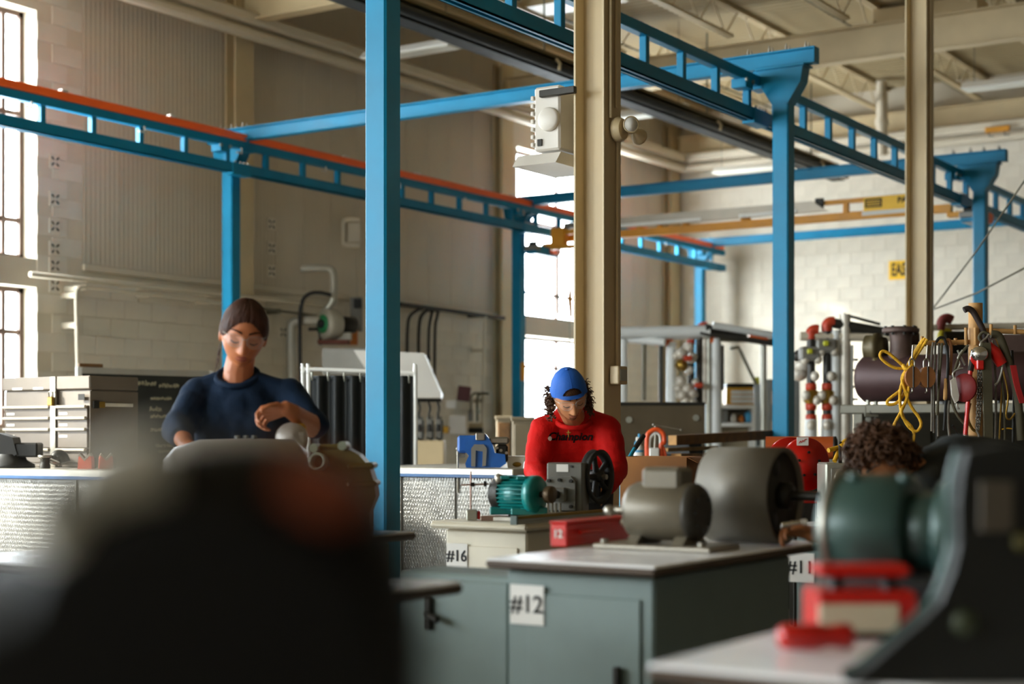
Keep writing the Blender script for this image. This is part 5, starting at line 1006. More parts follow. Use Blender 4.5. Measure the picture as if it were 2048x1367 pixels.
# wooden pulley blocks
for px, lab in ((1824, 'brown wooden pulley block beside the yellow rope, left of the pair'), (1853, 'brown wooden pulley block, right of the pair')):
    p0 = W(px, 720, ZR - .08); t = thing('pulley_block', lab, 'pulley', p0, ROTC, 'wooden pulley blocks'); g = Fr(px, ZR - .08, p0.z)
    cc_ = g.P(px, 754); MB().prism([(cc_.x + math.cos(i * math.pi / 8) * .042, cc_.z + math.sin(i * math.pi / 8) * .058) for i in range(16)], -.03, .03, 'xz').build('cheek', M_LEATH, t); MB().box(cc_.x - .004, cc_.x + .004, -.034, .034, cc_.z - .06, cc_.z + .06, .003).build('iron_strap', M_DARK, t); MB().tube(spline([g.P(px - 5, 735), g.P(px - 5, 722), g.P(px, 717), g.P(px + 5, 722), g.P(px + 5, 735)], 4), .005, 6).build('shackle', M_STEEL, t); MB().tube(spline([g.P(px, 772), g.P(px + 1, 782), g.P(px - 3, 785)], 4), .005, 6).build('hook', M_STEEL, t); MB().tube([g.P(px, 717), g.P(px + 2, 690)], .005, 6).build('hanger', M_STEEL, t)
# wire slings, cords, straps
k = 0
for pts, r, m, lab, cat in (
    ([(1866, 684), (1863, 720), (1864, 780), (1863, 862)], .006, M_CORDG, 'grey braided cord hanging first right of the pulley blocks', 'cord'),
    ([(1871, 684), (1869, 760), (1868, 865)], .006, M_CORDG, 'grey braided cord hanging second right of the pulley blocks', 'cord'),
    ([(1878, 686), (1876, 770), (1876, 872)], .006, M_CORDG, 'grey braided cord hanging third right of the pulley blocks', 'cord'),
    ([(1884, 686), (1880, 740), (1874, 830)], .007, M_STRAPG, 'thin olive strap hanging in the bundle of cords', 'strap'),
    ([(1872, 684), (1880, 675), (1890, 680), (1896, 720), (1892, 800), (1888, 860)], .008, M_BLACK, 'black looped sling over the cross bar', 'sling'),
    ([(1890, 684), (1898, 680), (1902, 700), (1900, 750)], .01, M_LEATH, 'brown leather sling on the cross bar', 'sling'),
    ([(1936, 690), (1918, 715), (1905, 760), (1904, 800), (1915, 830), (1932, 850)], .008, M_STRAPG, 'olive sling curving from the post towards the left', 'sling'),
    ([(1898, 800), (1896, 840), (1900, 880)], .007, M_CORDG, 'short grey cord tail left of the red handle', 'cord'),
    ([(1905, 850), (1918, 872), (1925, 895)], .006, M_DARK, 'dark cord running down behind the curly head', 'cord'),
    ([(1925, 700), (1916, 715), (1920, 728), (1912, 740)], .006, M_GALV, 'short steel wire loop above the red disc', 'wire'),
    ([(1915, 700), (1924, 718), (1930, 730)], .006, M_GALV, 'short steel wire crossing above the red disc', 'wire')):
    hang('sling', lab, cat, pts, r, m, -.07 + .012 * (k % 3), None, 'strand'); k += 1
# paddles and disc
p0 = W(1918, 735, ZR - .09); t = thing('snatch_block', 'cream and red snatch block hanging by the post', 'pulley', p0, ROTC); g = Fr(1918, ZR - .09, p0.z)
MB().lathe([(0, 0), (.075, 0), (.078, .008), (.075, .016), (0, .016)], g.P(1930, 775), (-.75, -.65, 0), 28).build('red_disc', mat('disc_red', '740f0c', .6), t); MB().prism([(g.P(a, b).x, g.P(a, b).z) for a, b in ((1901, 760), (1910, 754), (1917, 790), (1916, 800), (1910, 806), (1903, 790))], -.012, .012, 'xz').build('cheek', M_FIT, t); MB().tube(spline([g.P(1908, 756), g.P(1906, 746), g.P(1916, 738), g.P(1926, 736)], 4), .006, 6).build('shackle', M_GALV, t); MB().tube(spline([g.P(1914, 806), g.P(1915, 815), g.P(1919, 817)], 4), .005, 6).build('hook', M_GALV, t)
hang('wooden_paddle', 'pale wooden handle hanging left of the snatch block', 'handle', [(1891, 756), (1891, 775), (1890, 800)], [.006] + [.009] * 6 + [.011] * 5 + [.006], M_WOODL, -.08, None, 'handle')
# red handle
t, g = hang('pry_lever', 'long red and silver lever handle standing against the post', 'handle', [(1941, 738), (1934, 830), (1927, 910)], .013, M_RED, -.1, None, 'shaft'); MB().cyl(g.P(1948, 700, .02), g.P(1941, 742), .016, n=12).build('grip', M_DARK, t); MB().cyl(g.P(1931, 870, -.008), g.P(1926, 915, -.008), .0135, n=12).build('silver_end', M_STEEL, t); MB().tube([g.P(1927, 910), Vector((g.P(1915, 0).x, 0, .002 - t.location.z))], .012, 10).build('tail', M_STEEL, t)
# chain of links
def chain(pts, lab, pitch=.017, r=.0042):
    Zr = ZR - .11; p0 = W(*pts[0], Zr); t = thing('chain', lab, 'chain', p0, ROTC); g = Fr(pts[0][0], Zr, p0.z); P = [g.P(*q_) for q_ in pts]
    link = MB().tube([Vector((math.cos(a) * .006, 0, math.sin(a) * .011)) for a in [i * math.pi / 4 for i in range(8)]], .0032, 5, closed=True).mesh('link'); link.materials.append(M_CHAIN)
    S = spline(P, 12); acc = 0; last = S[0]; i = 0
    for q_ in S[1:]:
        while (q_ - last).length >= pitch:
            last = last + (q_ - last).normalized() * pitch; o = inst(link, 'link', t, last, (i % 2) * math.pi / 2 + .3); i += 1
    return t, g
t, g = chain([(1956, 730), (1957, 770), (1955, 820), (1953, 858)], 'steel link chain hanging left of the wide olive strap'); t2, g2 = chain([(1962, 730), (1962, 780), (1960, 830), (1957, 858)], 'second steel link chain close beside the first')
MB().tube(spline([g.P(1953, 860), g.P(1958, 872), g.P(1954, 882), g.P(1948, 876)], 4), .007, 8).build('hook', M_STEEL, t)
# red chain hoist
p0 = W(1962, 715, ZR - .12); t = thing('chain_hoist', 'shiny red and chrome chain hoist hanging on the rack', 'chain hoist', p0, ROTC); g = Fr(1962, ZR - .12, p0.z)
MB().lathe([(0, -.05), (.03, -.05), (.044, -.03), (.044, .02), (.03, .04), (0, .04)], g.P(1959, 708), (-.1, -1, .1), 24).build('chrome_cover', mat('chrome', 'e8e8e8', .12, 1., .03), t); MB().lathe([(0, -.04), (.046, -.04), (.05, -.02), (.046, .0)], g.P(1960, 715), (-.1, -1, .1), 24).build('body', M_RED, t); MB().tube([g.P(1975, 692, .02), g.P(1990, 705, .02), g.P(2004, 728, .02)], [.03, .034, .03], 14).build('lever_case', M_RED, t); MB().box(-.02, .02, -.03, .02, -.03, .03, .006).build('load_plate', M_RED, t, loc=g.P(1958, 728)); MB().tube(spline([g.P(1960, 695), g.P(1962, 685), g.P(1972, 676), g.P(1978, 668)], 4), .007, 8).build('hook', M_STEEL, t)
def strap(pts, w, lab, m, d=-.13, th=.006):
    Zr = ZR + d; p0 = W(*pts[0], Zr); t = thing('webbing_strap', lab, 'strap', p0, ROTC); g = Fr(pts[0][0], Zr, p0.z); S = spline([g.P(*q_) for q_ in pts], 6)
    rings = [[(p.x - w / 2, -th, p.z), (p.x + w / 2, -th, p.z), (p.x + w / 2, th, p.z), (p.x - w / 2, th, p.z)] for p in S]; MB().ring_surf(rings, smooth=False).build('webbing', m, t); return t, g
strap([(1972, 685), (1974, 740), (1976, 820), (1977, 905)], .048, 'wide flat olive strap hanging in front of the post', M_STRAPG); strap([(2026, 730), (2034, 770), (2045, 806)], .03, 'bright red flat strap at the right edge', mat('strap_red', '9c1512', .7))
hang('leather_belt', 'dark leather belt draped over the top of the post', 'belt', [(1928, 620), (1936, 617), (1945, 622), (1955, 638), (1966, 660), (1972, 690)], .017, mat('belt_dark', '2a1d16', .6), -.05, None, 'belt')
k = 0
for pts, r, m, lab in (
    ([(1972, 690), (1958, 676), (1966, 664), (1978, 668)], .008, M_STRAPG, 'olive sling loop around the right hand peg'),
    ([(1982, 668), (1998, 672), (2010, 700), (2022, 740), (2036, 800), (2042, 880)], .022, M_STRAPG, 'broad dark sling falling to the right edge'),
    ([(1990, 672), (2000, 700), (2004, 760), (2000, 850), (1998, 900)], .006, M_BRASS, 'thin brass coloured cord right of the olive strap'),
    ([(1985, 680), (1990, 740), (1992, 820), (1990, 900)], .007, M_CORDG, 'grey cord right of the olive strap'),
    ([(2006, 740), (2016, 790), (2012, 830), (2020, 838), (2030, 826)], .006, M_BRASS, 'thin brass wire bent at the right of the rack'),
    ([(2002, 745), (2008, 800), (2010, 880)], .007, M_STRAPG, 'olive cord right of the brass cord'),
    ([(2024, 700), (2028, 780), (2026, 890)], .008, M_DARK, 'dark cord near the right edge'),
    ([(1940, 806), (1936, 836), (1944, 856), (1952, 862)], .008, M_BRASS, 'tan loop beside the red handle'),
    ([(1998, 705), (2005, 730), (1998, 760), (1990, 770)], .007, M_GALV, 'steel wire bent below the red hoist'),
    ([(2004, 858), (2014, 856), (2024, 857)], .004, M_STRAP, 'short yellow string tied low at the right')):
    hang('sling', lab, 'sling', pts, r, m, -.1 + .015 * (k % 4), None, 'strand'); k += 1
# ================================================================== blurred foreground
# right: white topped bench, red tools, teal machine
q0 = Wz(1288, 1326, TB); fu0, fv1 = q0.x, q0.y
bench('white topped bench in the right foreground with red tools', fu0, fu0 + 1.5, fv1 - .95, fv1, M_TEALG, None, inset=.06, topm=mat('white_laminate', 'fbfbfd', .2, 0, .03))
f = Fr(1630, 2.62, TB); t = f.thing('screwdriver', 'chunky red screwdriver handle lying on the white bench', 'screwdriver'); c0 = f.P(1556, 1250); r_ = .021
MB().lathe([(0, 0), (.016, .002), (.021, .012), (.022, .07), (.018, .085), (.02, .1), (.022, .12), (.016, .128), (0, .128)], (c0.x, 0, r_ + .002), (1, .12, 0), 16).build('handle', M_RED, t); MB().cyl((c0.x + .125, .015, r_ + .002), (c0.x + .24, .029, r_ + .002), .006, n=8).build('blade', M_DARK, t)
f = Fr(1730, 2.75, TB); t = f.thing('red_tool_case', 'red tool case with white front panel beside the teal machine', 'tool case'); a, b = f.P(1632, 1300), f.P(1838, 1182)
MB().box(a.x, b.x, 0, .13, .001, b.z, .008).build('case', M_RED, t); MB().box(a.x + .004, b.x - .035, -.004, .002, .012, b.z - .022, .003).build('panel', mat('panel_cream', 'cfc3a8', .6), t); a2, b2 = f.P(1640, 1156), f.P(1830, 1132)
MB().box(a2.x, b2.x, .02, .11, a2.z, b2.z, .008).build('handle_bar', M_RED, t)
for x in (a2.x + .03, b2.x - .04): MB().box(x, x + .02, .04, .09, b.z - .004, a2.z + .004, .003).build('handle_post', M_BLACK, t)
M_TEALD = mat('machine_teal', '2f4a45', .38, .2, .12, 5., coat=.15); M_DKG = mat('machine_dark', '0c0e0a', .6, .0, .15, 5.)
f = Fr(1840, 3.0, TB); t = f.thing('teal_machine', 'teal cylindrical motor housing on the white bench', 'machine'); c = f.P(1800, 1060); ax = -AV
MB().lathe([(0, -.15), (.07, -.145), (.1, -.13), (.108, -.11), (.108, .02), (.098, .03)], c, ax, 40).build('housing', M_TEALD, t); MB().lathe([(0, .0), (.075, .0), (.075, .09), (.065, .1), (0, .1)], c, ax, 32).build('bearing_cap', M_TEALD, t)
MB().lathe([(.075, .09), (.1, .09), (.104, .1), (.104, .13), (.095, .135), (0, .135)], c, ax, 40).build('flange', M_TEALD, t); MB().lathe([(.1085, -.12), (.114, -.118), (.114, -.108), (.1085, -.106)], c, ax, 40, caps=False).build('band', M_STEEL, t)
MB().box(-.1, .1, -.1, .1, .001, c.z - .08, .01, Matrix.Translation((c.x, c.y, 0)) @ Matrix.Rotation(-math.radians(33), 4, 'Z')).build('pedestal', M_DKG, t)
for s_ in (-.08, .02): MB().lathe([(0, -.01), (.012, -.01), (.012, .008), (.008, .012), (0, .012)], c + ax * s_ + Vector((-.02, -.04, .098)), (0, -.3, 1), 12).build('lifting_plug', M_TEALD, t)
f = Fr(1900, 2.3, TB); t = f.thing('machine_frame', 'dark green machine casting with flared foot at the right edge', 'machine frame')
out = [(1925, 902), (1912, 950), (1908, 1010), (1910, 1085), (1897, 1140), (1871, 1203), (1835, 1240), (1792, 1276), (1729, 1331), (1690, 1420)]
pf = [f.P(*q_) for q_ in out]; poly = [(p.x, max(p.z, .001)) for p in pf]; poly[-1] = (poly[-1][0], .001); poly += [(f.P(2260, 0).x, .001), (f.P(2260, 0).x, f.P(0, 890).z), (f.P(2000, 0).x, f.P(0, 888).z)]
MB().prism(poly, -.03, .02, 'xz').build('casting', M_DKG, t)
rim = [Vector((p.x - .002, .012, max(p.z, .01))) for p in pf]; MB().tube(spline(rim, 5), .007, 10).build('rim', M_TEALD, t)
a, b = f.P(1945, 1060), f.P(2012, 960); MB().box(a.x, b.x, -.036, -.029, a.z, b.z, .002).build('data_plate', mat('plate_tan', '5a5247', .5, .2), t); c = f.P(1890, 1240); MB().lathe([(0, 0), (.02, 0), (.018, .01), (0, .01)], (c.x + .02, -.03, c.z), (0, -1, 0), 14).build('boss', mat('boss_green', '39402a', .5), t)
c = f.P(2030, 1080); MB().lathe([(0, 0), (.014, 0), (.012, .01), (0, .01)], (c.x, -.03, c.z), (0, -1, 0), 12).build('oil_cup', mat('oil_olive', '4a4416', .5), t)
# left: very close dark casting
Zf = .74; f = Fr(450, Zf, TB)
M_NEAR = mat('near_iron', '0b0a07', .7, .0, .2, 4., spec=.2); M_NEARG = mat('near_highlight', 'b5b2a6', .5, .2, .1, 4.)  # the pale one is for highlights painted on the near casting
nb = thing('near_bench', 'dark bench top under the blurred foreground casting', 'workbench', (f.loc[0], f.loc[1], 0), ROTC)
MB().box(-.4, .12, -.2, .16, TB - .03, TB, .006).build('top', M_EDGE, nb); MB().box(-.36, .08, -.16, .12, 0.02, TB - .03, .006).build('pedestal', M_NEAR, nb)
t = f.thing('foreground_casting', 'large dark domed machine casting blurred in the left foreground', 'machine')
out = [(-40, 1480), (-60, 1120), (60, 1105), (115, 1050), (145, 975), (215, 928), (310, 898), (400, 878), (480, 870), (560, 876), (640, 902), (705, 940), (762, 992), (800, 1070), (825, 1150), (848, 1250), (852, 1480)]
P_ = [f.P(*q_) for q_ in out]; poly = [(p.x, max(p.z, .001)) for p in P_]; poly[0] = (poly[0][0], .001); poly[-1] = (poly[-1][0], .001)
m = MB(); n = 9; cx = f.P(450, 0).x; base = .001
rings = []
for i in range(n):                                   # rounded, thinning towards its two faces
    s_ = -1 + 2 * i / (n - 1); k_ = 1 - .10 * abs(s_) ** 3; rings.append([(cx + (x - cx) * k_, s_ * .07, base + (z - base) * k_) for x, z in poly])
m.ring_surf(rings, True, True, True); m.build('body', M_NEAR, t)
def near_pad(pts, d, r, m_, nm): MB().tube(spline([f.P(a, b, d) for a, b in pts], 5), r, 12).build(nm, m_, t)
near_pad([(112, 1010), (132, 1070), (160, 1140)], -.055, .014, M_NEARG, 'left_highlight'); near_pad([(190, 985), (260, 950), (340, 930)], -.05, .017, M_NEARG, 'dome_sheen'); near_pad([(300, 925), (340, 905)], -.02, .012, M_NEARG, 'top_highlight')  # pale pads that paint highlights and sheen onto the dark dome
M_NOR = mat('near_orange', '74300c', .6); near_pad([(560, 945), (640, 965), (720, 1010)], -.06, .011, M_NOR, 'orange_cap'); near_pad([(600, 975), (680, 1005)], -.062, .011, M_NOR, 'orange_cap')
for k in range(5): c = f.P(110 - k * 8, 960 + k * 25, -.02); MB().ell(c, .006, 10, 6).build('chain_bead', M_DARK, t)
# ================================================================== people
def bake(mb, name, voxel, m, parent, smooth=3, wrinkle=0., seed=0, tri=None):
    me = mb.mesh(name); o = bpy.data.objects.new(name, me); COL.objects.link(o)
    r = o.modifiers.new('r', 'REMESH'); r.mode = 'VOXEL'; r.voxel_size = voxel; r.use_smooth_shade = True
    s = o.modifiers.new('s', 'SMOOTH'); s.factor = .5; s.iterations = smooth
    bpy.context.view_layer.update()
    nm = bpy.data.meshes.new_from_object(o.evaluated_get(bpy.context.evaluated_depsgraph_get())); bpy.data.objects.remove(o); bpy.data.meshes.remove(me)
    nm.name = name; nm.materials.clear(); nm.materials.append(m)
    if wrinkle:
        nn = [v.normal.copy() for v in nm.vertices]; cs = []
        for v, n_ in zip(nm.vertices, nn):
            p = v.co; w = noise.noise(Vector((p.x * 9 + seed, p.y * 9, p.z * 16))) * .6 + noise.noise(Vector((p.x * 24 + p.z * 8, p.y * 20, p.z * 30 + seed))) * .4
            cs.extend(p + n_ * (w * wrinkle))
        nm.vertices.foreach_set('co', cs)
    nm.polygons.foreach_set('use_smooth', [True] * len(nm.polygons)); nm.update()
    o = bpy.data.objects.new(name, nm); COL.objects.link(o); o.parent = parent; return o
def cap(m, p0, p1, r0, r1): m.tube([p0, p1], [r0, r1], 14); m.ell(p0, r0, 14, 8); m.ell(p1, r1, 14, 8)
def limb(m, pts, rs):
    for i in range(len(pts) - 1): cap(m, Vector(pts[i]), Vector(pts[i + 1]), rs[i], rs[i + 1])
def hand(m, wrist, F, S, N, curl=(.5, .5, .35), sc=1., spread=.0):
    F = Vector(F).normalized(); S = (Vector(S) - F * Vector(S).dot(F)).normalized(); N0 = F.cross(S).normalized(); N = N0 if N0.dot(Vector(N)) > 0 else -N0; w = Vector(wrist)
    for i in range(4):
        kn = w + (F * (.086 - .004 * abs(i - 1)) + S * (.034 - .0235 * i)) * sc; cap(m, w + (F * .012 + S * (.014 - .010 * i)) * sc, kn, .0165 * sc, .0098 * sc)
        L = (.072, .08, .075, .06)[i] * sc; p = kn; th = 0; fd = (F + S * spread * (1.5 - i)).normalized()
        for j, (fr, c_) in enumerate(zip((.45, .31, .24), curl)):
            th += c_ * (1 + .08 * i); d = fd * math.cos(th) + N * math.sin(th); q = p + d * L * fr; cap(m, p, q, (.0082, .0075, .0068)[j] * sc, (.0075, .0068, .006)[j] * sc); p = q
    b = w + (F * .028 + S * .030) * sc; q = b + (S * .55 + F * .65 + N * .35).normalized() * .04 * sc; r = q + (F * .85 + S * .15 + N * .45).normalized() * .032 * sc
    cap(m, w + (F * .015 + S * .012) * sc, b, .016 * sc, .0125 * sc); cap(m, b, q, .0115 * sc, .0095 * sc); cap(m, q, r, .0092 * sc, .0075 * sc)
g2 = lambda x, s: math.exp(-(x / s) ** 2)
def head_pt(a, e, fem=0.):
    d = Vector((math.sin(a) * math.cos(e), -math.cos(a) * math.cos(e), math.sin(e)))
    t = max(0., -d.z); front = max(0., -d.y)
    axx = .0765 - (.018 - .006 * fem) * t ** 1.3; ayy = .096 if d.y < 0 else .100 - .022 * t; azz = .116 if d.z > 0 else .108 - (.02 if d.y > 0 else 0) * t
    r = 1 / math.sqrt((d.x / axx) ** 2 + (d.y / ayy) ** 2 + (d.z / azz) ** 2)
    if d.y < 0:
        u, v = r * d.x, r * d.z; au = abs(u); k = min(1., front * 2)
        r -= .006 * g2(v - .05, .03) * k * g2(au, .06)
        nz = 0.
        if v > -.034: nz = .026 * max(0., min(1., (.028 - v) / .062)) ** 1.25 * (1 if v > -.034 else 0)
        elif v > -.046: nz = .026 * (1 - (-.034 - v) / .012)
        wd = .0085 + .007 * max(0., min(1., (.01 - v) / .045)); r += nz * g2(u, wd) * k
        r += .004 * g2(au - .013, .006) * g2(v + .036, .007) * k
        r -= .0105 * g2(au - .031, .0135) * g2(v - .010, .0105) * k
        r += .0062 * g2(au - .031, .0105) * g2(v - .006, .0075) * k
        r += .0042 * g2(au - .03, .018) * g2(v - .031, .008) * k
        r += .0045 * g2(au - .045, .017) * g2(v + .014, .018) * k
        r += .0065 * g2(u, .020) * (g2(v + .0565, .0048) + 1.1 * g2(v + .067, .0055)) * k - .0045 * g2(u, .022) * g2(v + .0618, .0022) * k
        r += .0075 * g2(u, .018) * g2(v + .093, .013) * k - .004 * g2(u, .02) * g2(v + .078, .005) * k
    return d, r
def head_grid(m, M, fem=0., na=88, ne=66):
    rings = []
    for i in range(ne + 1):
        e = -math.pi / 2 + math.pi * i / ne; rg = []
        for j in range(na):
            d, r = head_pt(-math.pi + 2 * math.pi * j / na, e, fem); rg.append(M @ (d * r))
        rings.append(rg)
    m.ring_surf(rings, True, True, True)
    for s in (-1, 1):                                  # ears
        m.ell((0, 0, 0), (.008, .017, .03), 12, 8, M @ Matrix.Translation((s * .076, .012, -.008)) @ Matrix.Rotation(s * .35, 4, 'Z')); m.tube([M @ Vector((s * .07, .01, -.01)), M @ Vector((s * .08, .012, -.01))], .012, 8)
def head_patch(M, off, mask, fem=0., na=96, ne=72, ar=4., er=(-2., 2.)):
    idx = {}; vs = []; fs = []
    def V(i, j):
        j %= na
        if (i, j) not in idx:
            a, e = -math.pi + 2 * math.pi * j / na, -math.pi / 2 + math.pi * i / ne; d, r = head_pt(a, e, fem); idx[i, j] = len(vs); vs.append(M @ (d * (r + off(a, e))))
        return idx[i, j]
    for i in range(ne):
        if not er[0] < -math.pi / 2 + math.pi * (i + .5) / ne < er[1]: continue
        for j in range(na):
            if abs(-math.pi + 2 * math.pi * (j + .5) / na) > ar: continue
            if mask(-math.pi + 2 * math.pi * (j + .5) / na, -math.pi / 2 + math.pi * (i + .5) / ne): fs.append((V(i, j), V(i, j + 1), V(i + 1, j + 1), V(i + 1, j)))
    return MB().add(vs, fs, True)
def face_uv(a, e, fem=0.): d, r = head_pt(a, e, fem); return r * d.x, r * d.z, d.y
def head_frame(c, yaw, pitch, roll, s=1.):
    return Matrix.Translation(c) @ Matrix.Rotation(yaw, 4, 'Z') @ Matrix.Rotation(roll, 4, 'Y') @ Matrix.Rotation(pitch, 4, 'X') @ Matrix.Scale(s, 4)
def face_bits(root, M, fem, lipm, browm, lashm, brow=1.):
    head_patch(M, lambda a, e: .0009, lambda a, e: (lambda u, v, y: y < 0 and abs(u) < .0225 - max(0, abs(v + .0618) - .002) * 1.2 and -.0715 < v < -.053 - .08 * max(0, abs(u) - .006))(*face_uv(a, e, fem)), fem, 240, 200, .45, (-.8, -.35)).build('lips', lipm, root)
    head_patch(M, lambda a, e: .0016, lambda a, e: (lambda u, v, y: y < 0 and .012 < abs(u) < .05 and abs(v - .030 - .006 * math.sin((abs(u) - .012) / .038 * 2.4)) < .0036 * brow * (1.15 - (abs(u) - .012) / .05))(*face_uv(a, e, fem)), fem, 240, 200, .75, (.1, .6)).build('eyebrows', browm, root)
    head_patch(M, lambda a, e: .0012, lambda a, e: (lambda u, v, y: y < 0 and .018 < abs(u) < .046 and abs(v - .001 + .006 * math.cos((abs(u) - .032) / .014 * 1.4)) < .0019)(*face_uv(a, e, fem)), fem, 260, 240, .7, (-.2, .2)).build('eyelashes', lashm, root)
FRAME = mat('clear_frame', 'c9c4ba', .15); FRAME.node_tree.nodes['Principled BSDF'].inputs['Alpha'].default_value = .55
def glasses(root, M):
    t = MB()
    for s in (-1, 1):
        P_ = [(s * .008, -.102, .008), (s * .012, -.102, .022), (s * .035, -.097, .027), (s * .058, -.082, .022), (s * .062, -.078, .006), (s * .05, -.088, -.014), (s * .028, -.098, -.016), (s * .012, -.102, -.006), (s * .008, -.102, .008)]
        t.tube([M @ p for p in spline(P_, 4)], .0009, 6); t.tube([M @ Vector(p) for p in ((s * .06, -.08, .018), (s * .073, -.05, .016), (s * .079, .01, .012), (s * .077, .03, .0))], .0014, 6)
    t.tube([M @ Vector(p) for p in ((-.008, -.102, .012), (0, -.106, .015), (.008, -.102, .012))], .0015, 6)
    g = t.build('glasses_frame', FRAME, root)
    for s in (-1, 1):
        vs = [M @ Vector(p) for p in ((s * .008, -.102, .008), (s * .012, -.102, .022), (s * .035, -.097, .027), (s * .058, -.082, .022), (s * .062, -.078, .006), (s * .05, -.088, -.014), (s * .028, -.098, -.016), (s * .012, -.102, -.006))]; MB().add(vs, [tuple(range(8))]).build('lens', CLEAR, g)
def skin(name, c):
    m = mat(name, c, .48, 0, .07, 14., .06, 220); b = m.node_tree.nodes['Principled BSDF']; b.inputs['Subsurface Weight'].default_value = .12; b.inputs['Subsurface Radius'].default_value = (.02, .008, .004); return m
def curls(pts, m_hair, root, name, seed, r=.005, turns=2.2, ln=.05, rad=.011):
    rr_ = random.Random(seed); m = MB()
    for p, d in pts:
        d = d.normalized(); a = d.orthogonal().normalized(); b = d.cross(a); ph = rr_.random() * 6.3; L = ln * rr_.uniform(.7, 1.3); tn = turns * rr_.uniform(.7, 1.2); q = []
        for k in range(11):
            t_ = k / 10; R_ = rad * (.5 + .7 * t_); q.append(p + d * L * t_ + (a * math.cos(ph + tn * 6.28 * t_) + b * math.sin(ph + tn * 6.28 * t_)) * R_ + Vector((0, 0, -.25 * L * t_ * t_)))
        m.tube(q, [r * (1 - .5 * k / 10) for k in range(11)], 5)
    return m.build(name, m_hair, root)
M_HAIRB = mat('hair_brown', '3b2013', .6, 0, .3, 30., .3, 160, spec=.25); M_HAIRC = mat('hair_curly', '4a2f1c', .6, 0, .35, 30., spec=.25); M_LASH = mat('lash_dark', '1c100b', .6)
# ---------------------------------------------------------------- woman in navy
f = Fr(485, 6.0, 0); wo = f.thing('person', 'person in a navy sweatshirt and clear glasses looking down, hair tied back', 'person')
SKW = skin('skin_warm', 'b06a42'); HM = head_frame(f.P(487, 670, -.03), math.radians(14), math.radians(20), math.radians(7), 1.08)
P = f.P; body = MB(); head_grid(body, HM, 1.)
limb(body, [P(484, 705, .0), P(477, 742, .015), P(478, 790, .04)], [.053, .057, .074])
limb(body, [P(478, 795, .05), P(482, 860, .04), P(484, 868 + 110, .03), P(484, 868 + 140, .03)], [.06, .08, .10, .10])
limb(body, [P(478, 795, .05), P(400, 790, .03)], [.05, .042]); limb(body, [P(478, 795, .05), P(575, 792, .03)], [.05, .042])
LA = [P(396, 788, .03), P(356, 858, -.14), P(372, 888, -.30), P(392, 900, -.36)]; RA = [P(578, 790, .03), P(626, 852, -.06), P(586, 824, -.24), P(572, 816, -.27)]
limb(body, LA[:3], [.046, .040, .028]); limb(body, [LA[2], LA[3]], [.028, .025]); limb(body, RA, [.046, .043, .030, .027])
hand(body, LA[3], (.55, -.6, -.25), (.4, .5, .3), (0, 0, -1), (.35, .4, .3)); hand(body, RA[3], (-.86, -.1, -.22), (-.1, -.75, .55), (-.25, -.1, -1), (.75, .75, .5))
for s in (-1, 1): limb(body, [P(484 + s * 42, 1005, .03), P(484 + s * 44, 1210, .02), P(484 + s * 46, 1430, .04)], [.075, .05, .036]); limb(body, [P(484 + s * 46, 1435, .04), P(484 + s * 48, 1452, -.1)], [.03, .028])
bake(body, 'body', .0038, SKW, wo, 2)
face_bits(wo, HM, 1., mat('lips_rose', '8f4638', .4), M_HAIRB, M_LASH, .9); glasses(wo, HM)
def hl(a):
    a = abs(a); K = [(0, .74), (.3, .69), (.6, .47), (.85, .17), (1.05, .0), (1.25, -.03), (1.45, .0), (1.6, -.3), (1.85, -.6), (4, -.62)]
    for (x0, y0), (x1, y1) in zip(K, K[1:]):
        if a <= x1: return y0 + (y1 - y0) * (a - x0) / (x1 - x0)
    return -.55
head_patch(HM, lambda a, e: .0015 + (.007 + .008 * max(0, math.sin(e))) * max(0, min(1, (e - hl(a)) * 2.4)) ** .7 + .0022 * noise.noise(Vector((a * 14, e * 2.2, 0))) + .0012 * noise.noise(Vector((a * 40, e * 3, 4))) - .0035 * g2(a - .12, .05) * (1 if e > .5 else 0), lambda a, e: e > hl(a) + .03 * noise.noise(Vector((a * 18, 0, 2))), 1., 260, 130).build('hair', M_HAIRB, wo)
hb = MB(); hb.ell((0, 0, 0), (.035, .035, .04), 14, 10, HM @ Matrix.Translation((0, .115, .01))); limb(hb, [HM @ Vector((0, .11, 0)), HM @ Vector((-.015, .115, -.08)), HM @ Vector((-.025, .10, -.15))], [.025, .022, .008]); bake(hb, 'ponytail', .005, M_HAIRB, wo, 3, .003)
curls([(HM @ Vector((-.072, .03 + .01 * k, -.05 - .012 * k)), Vector((-.2, .2, -1))) for k in range(5)], M_HAIRB, wo, 'loose_strands', 2, .0016, .6, .07, .006)
M_NAVY = mat('navy_fleece', '0f2238', .85, 0, .15, 8., .25, 90, spec=.2)
sw = MB()
limb(sw, [P(480, 800, .045), P(482, 836, .03), P(484, 900, .03), P(484, 868 + 100, .03), P(484, 868 + 135, .03)], [.10, .13, .135, .13, .135]); 
for s in (-1, 1): limb(sw, [P(482 + s * 20, 800, .04), P(482 + s * 34, 850, .02), P(484 + s * 30, 960, .03)], [.10, .12, .115])
limb(sw, [P(436, 768, .035), LA[0] + Vector((.005, 0, -.004))], [.048, .062]); limb(sw, [P(516, 768, .035), RA[0] + Vector((-.005, 0, -.004))], [.048, .062])
limb(sw, [LA[0], LA[0].lerp(LA[1], .5), LA[1], LA[1].lerp(LA[2], .42)], [.068, .062, .060, .050]); limb(sw, [RA[0], RA[0].lerp(RA[1], .5), RA[1] + Vector((.01, .01, .004))], [.068, .060, .054])
bake(sw, 'sweatshirt', .008, M_NAVY, wo, 5, .009, 3)
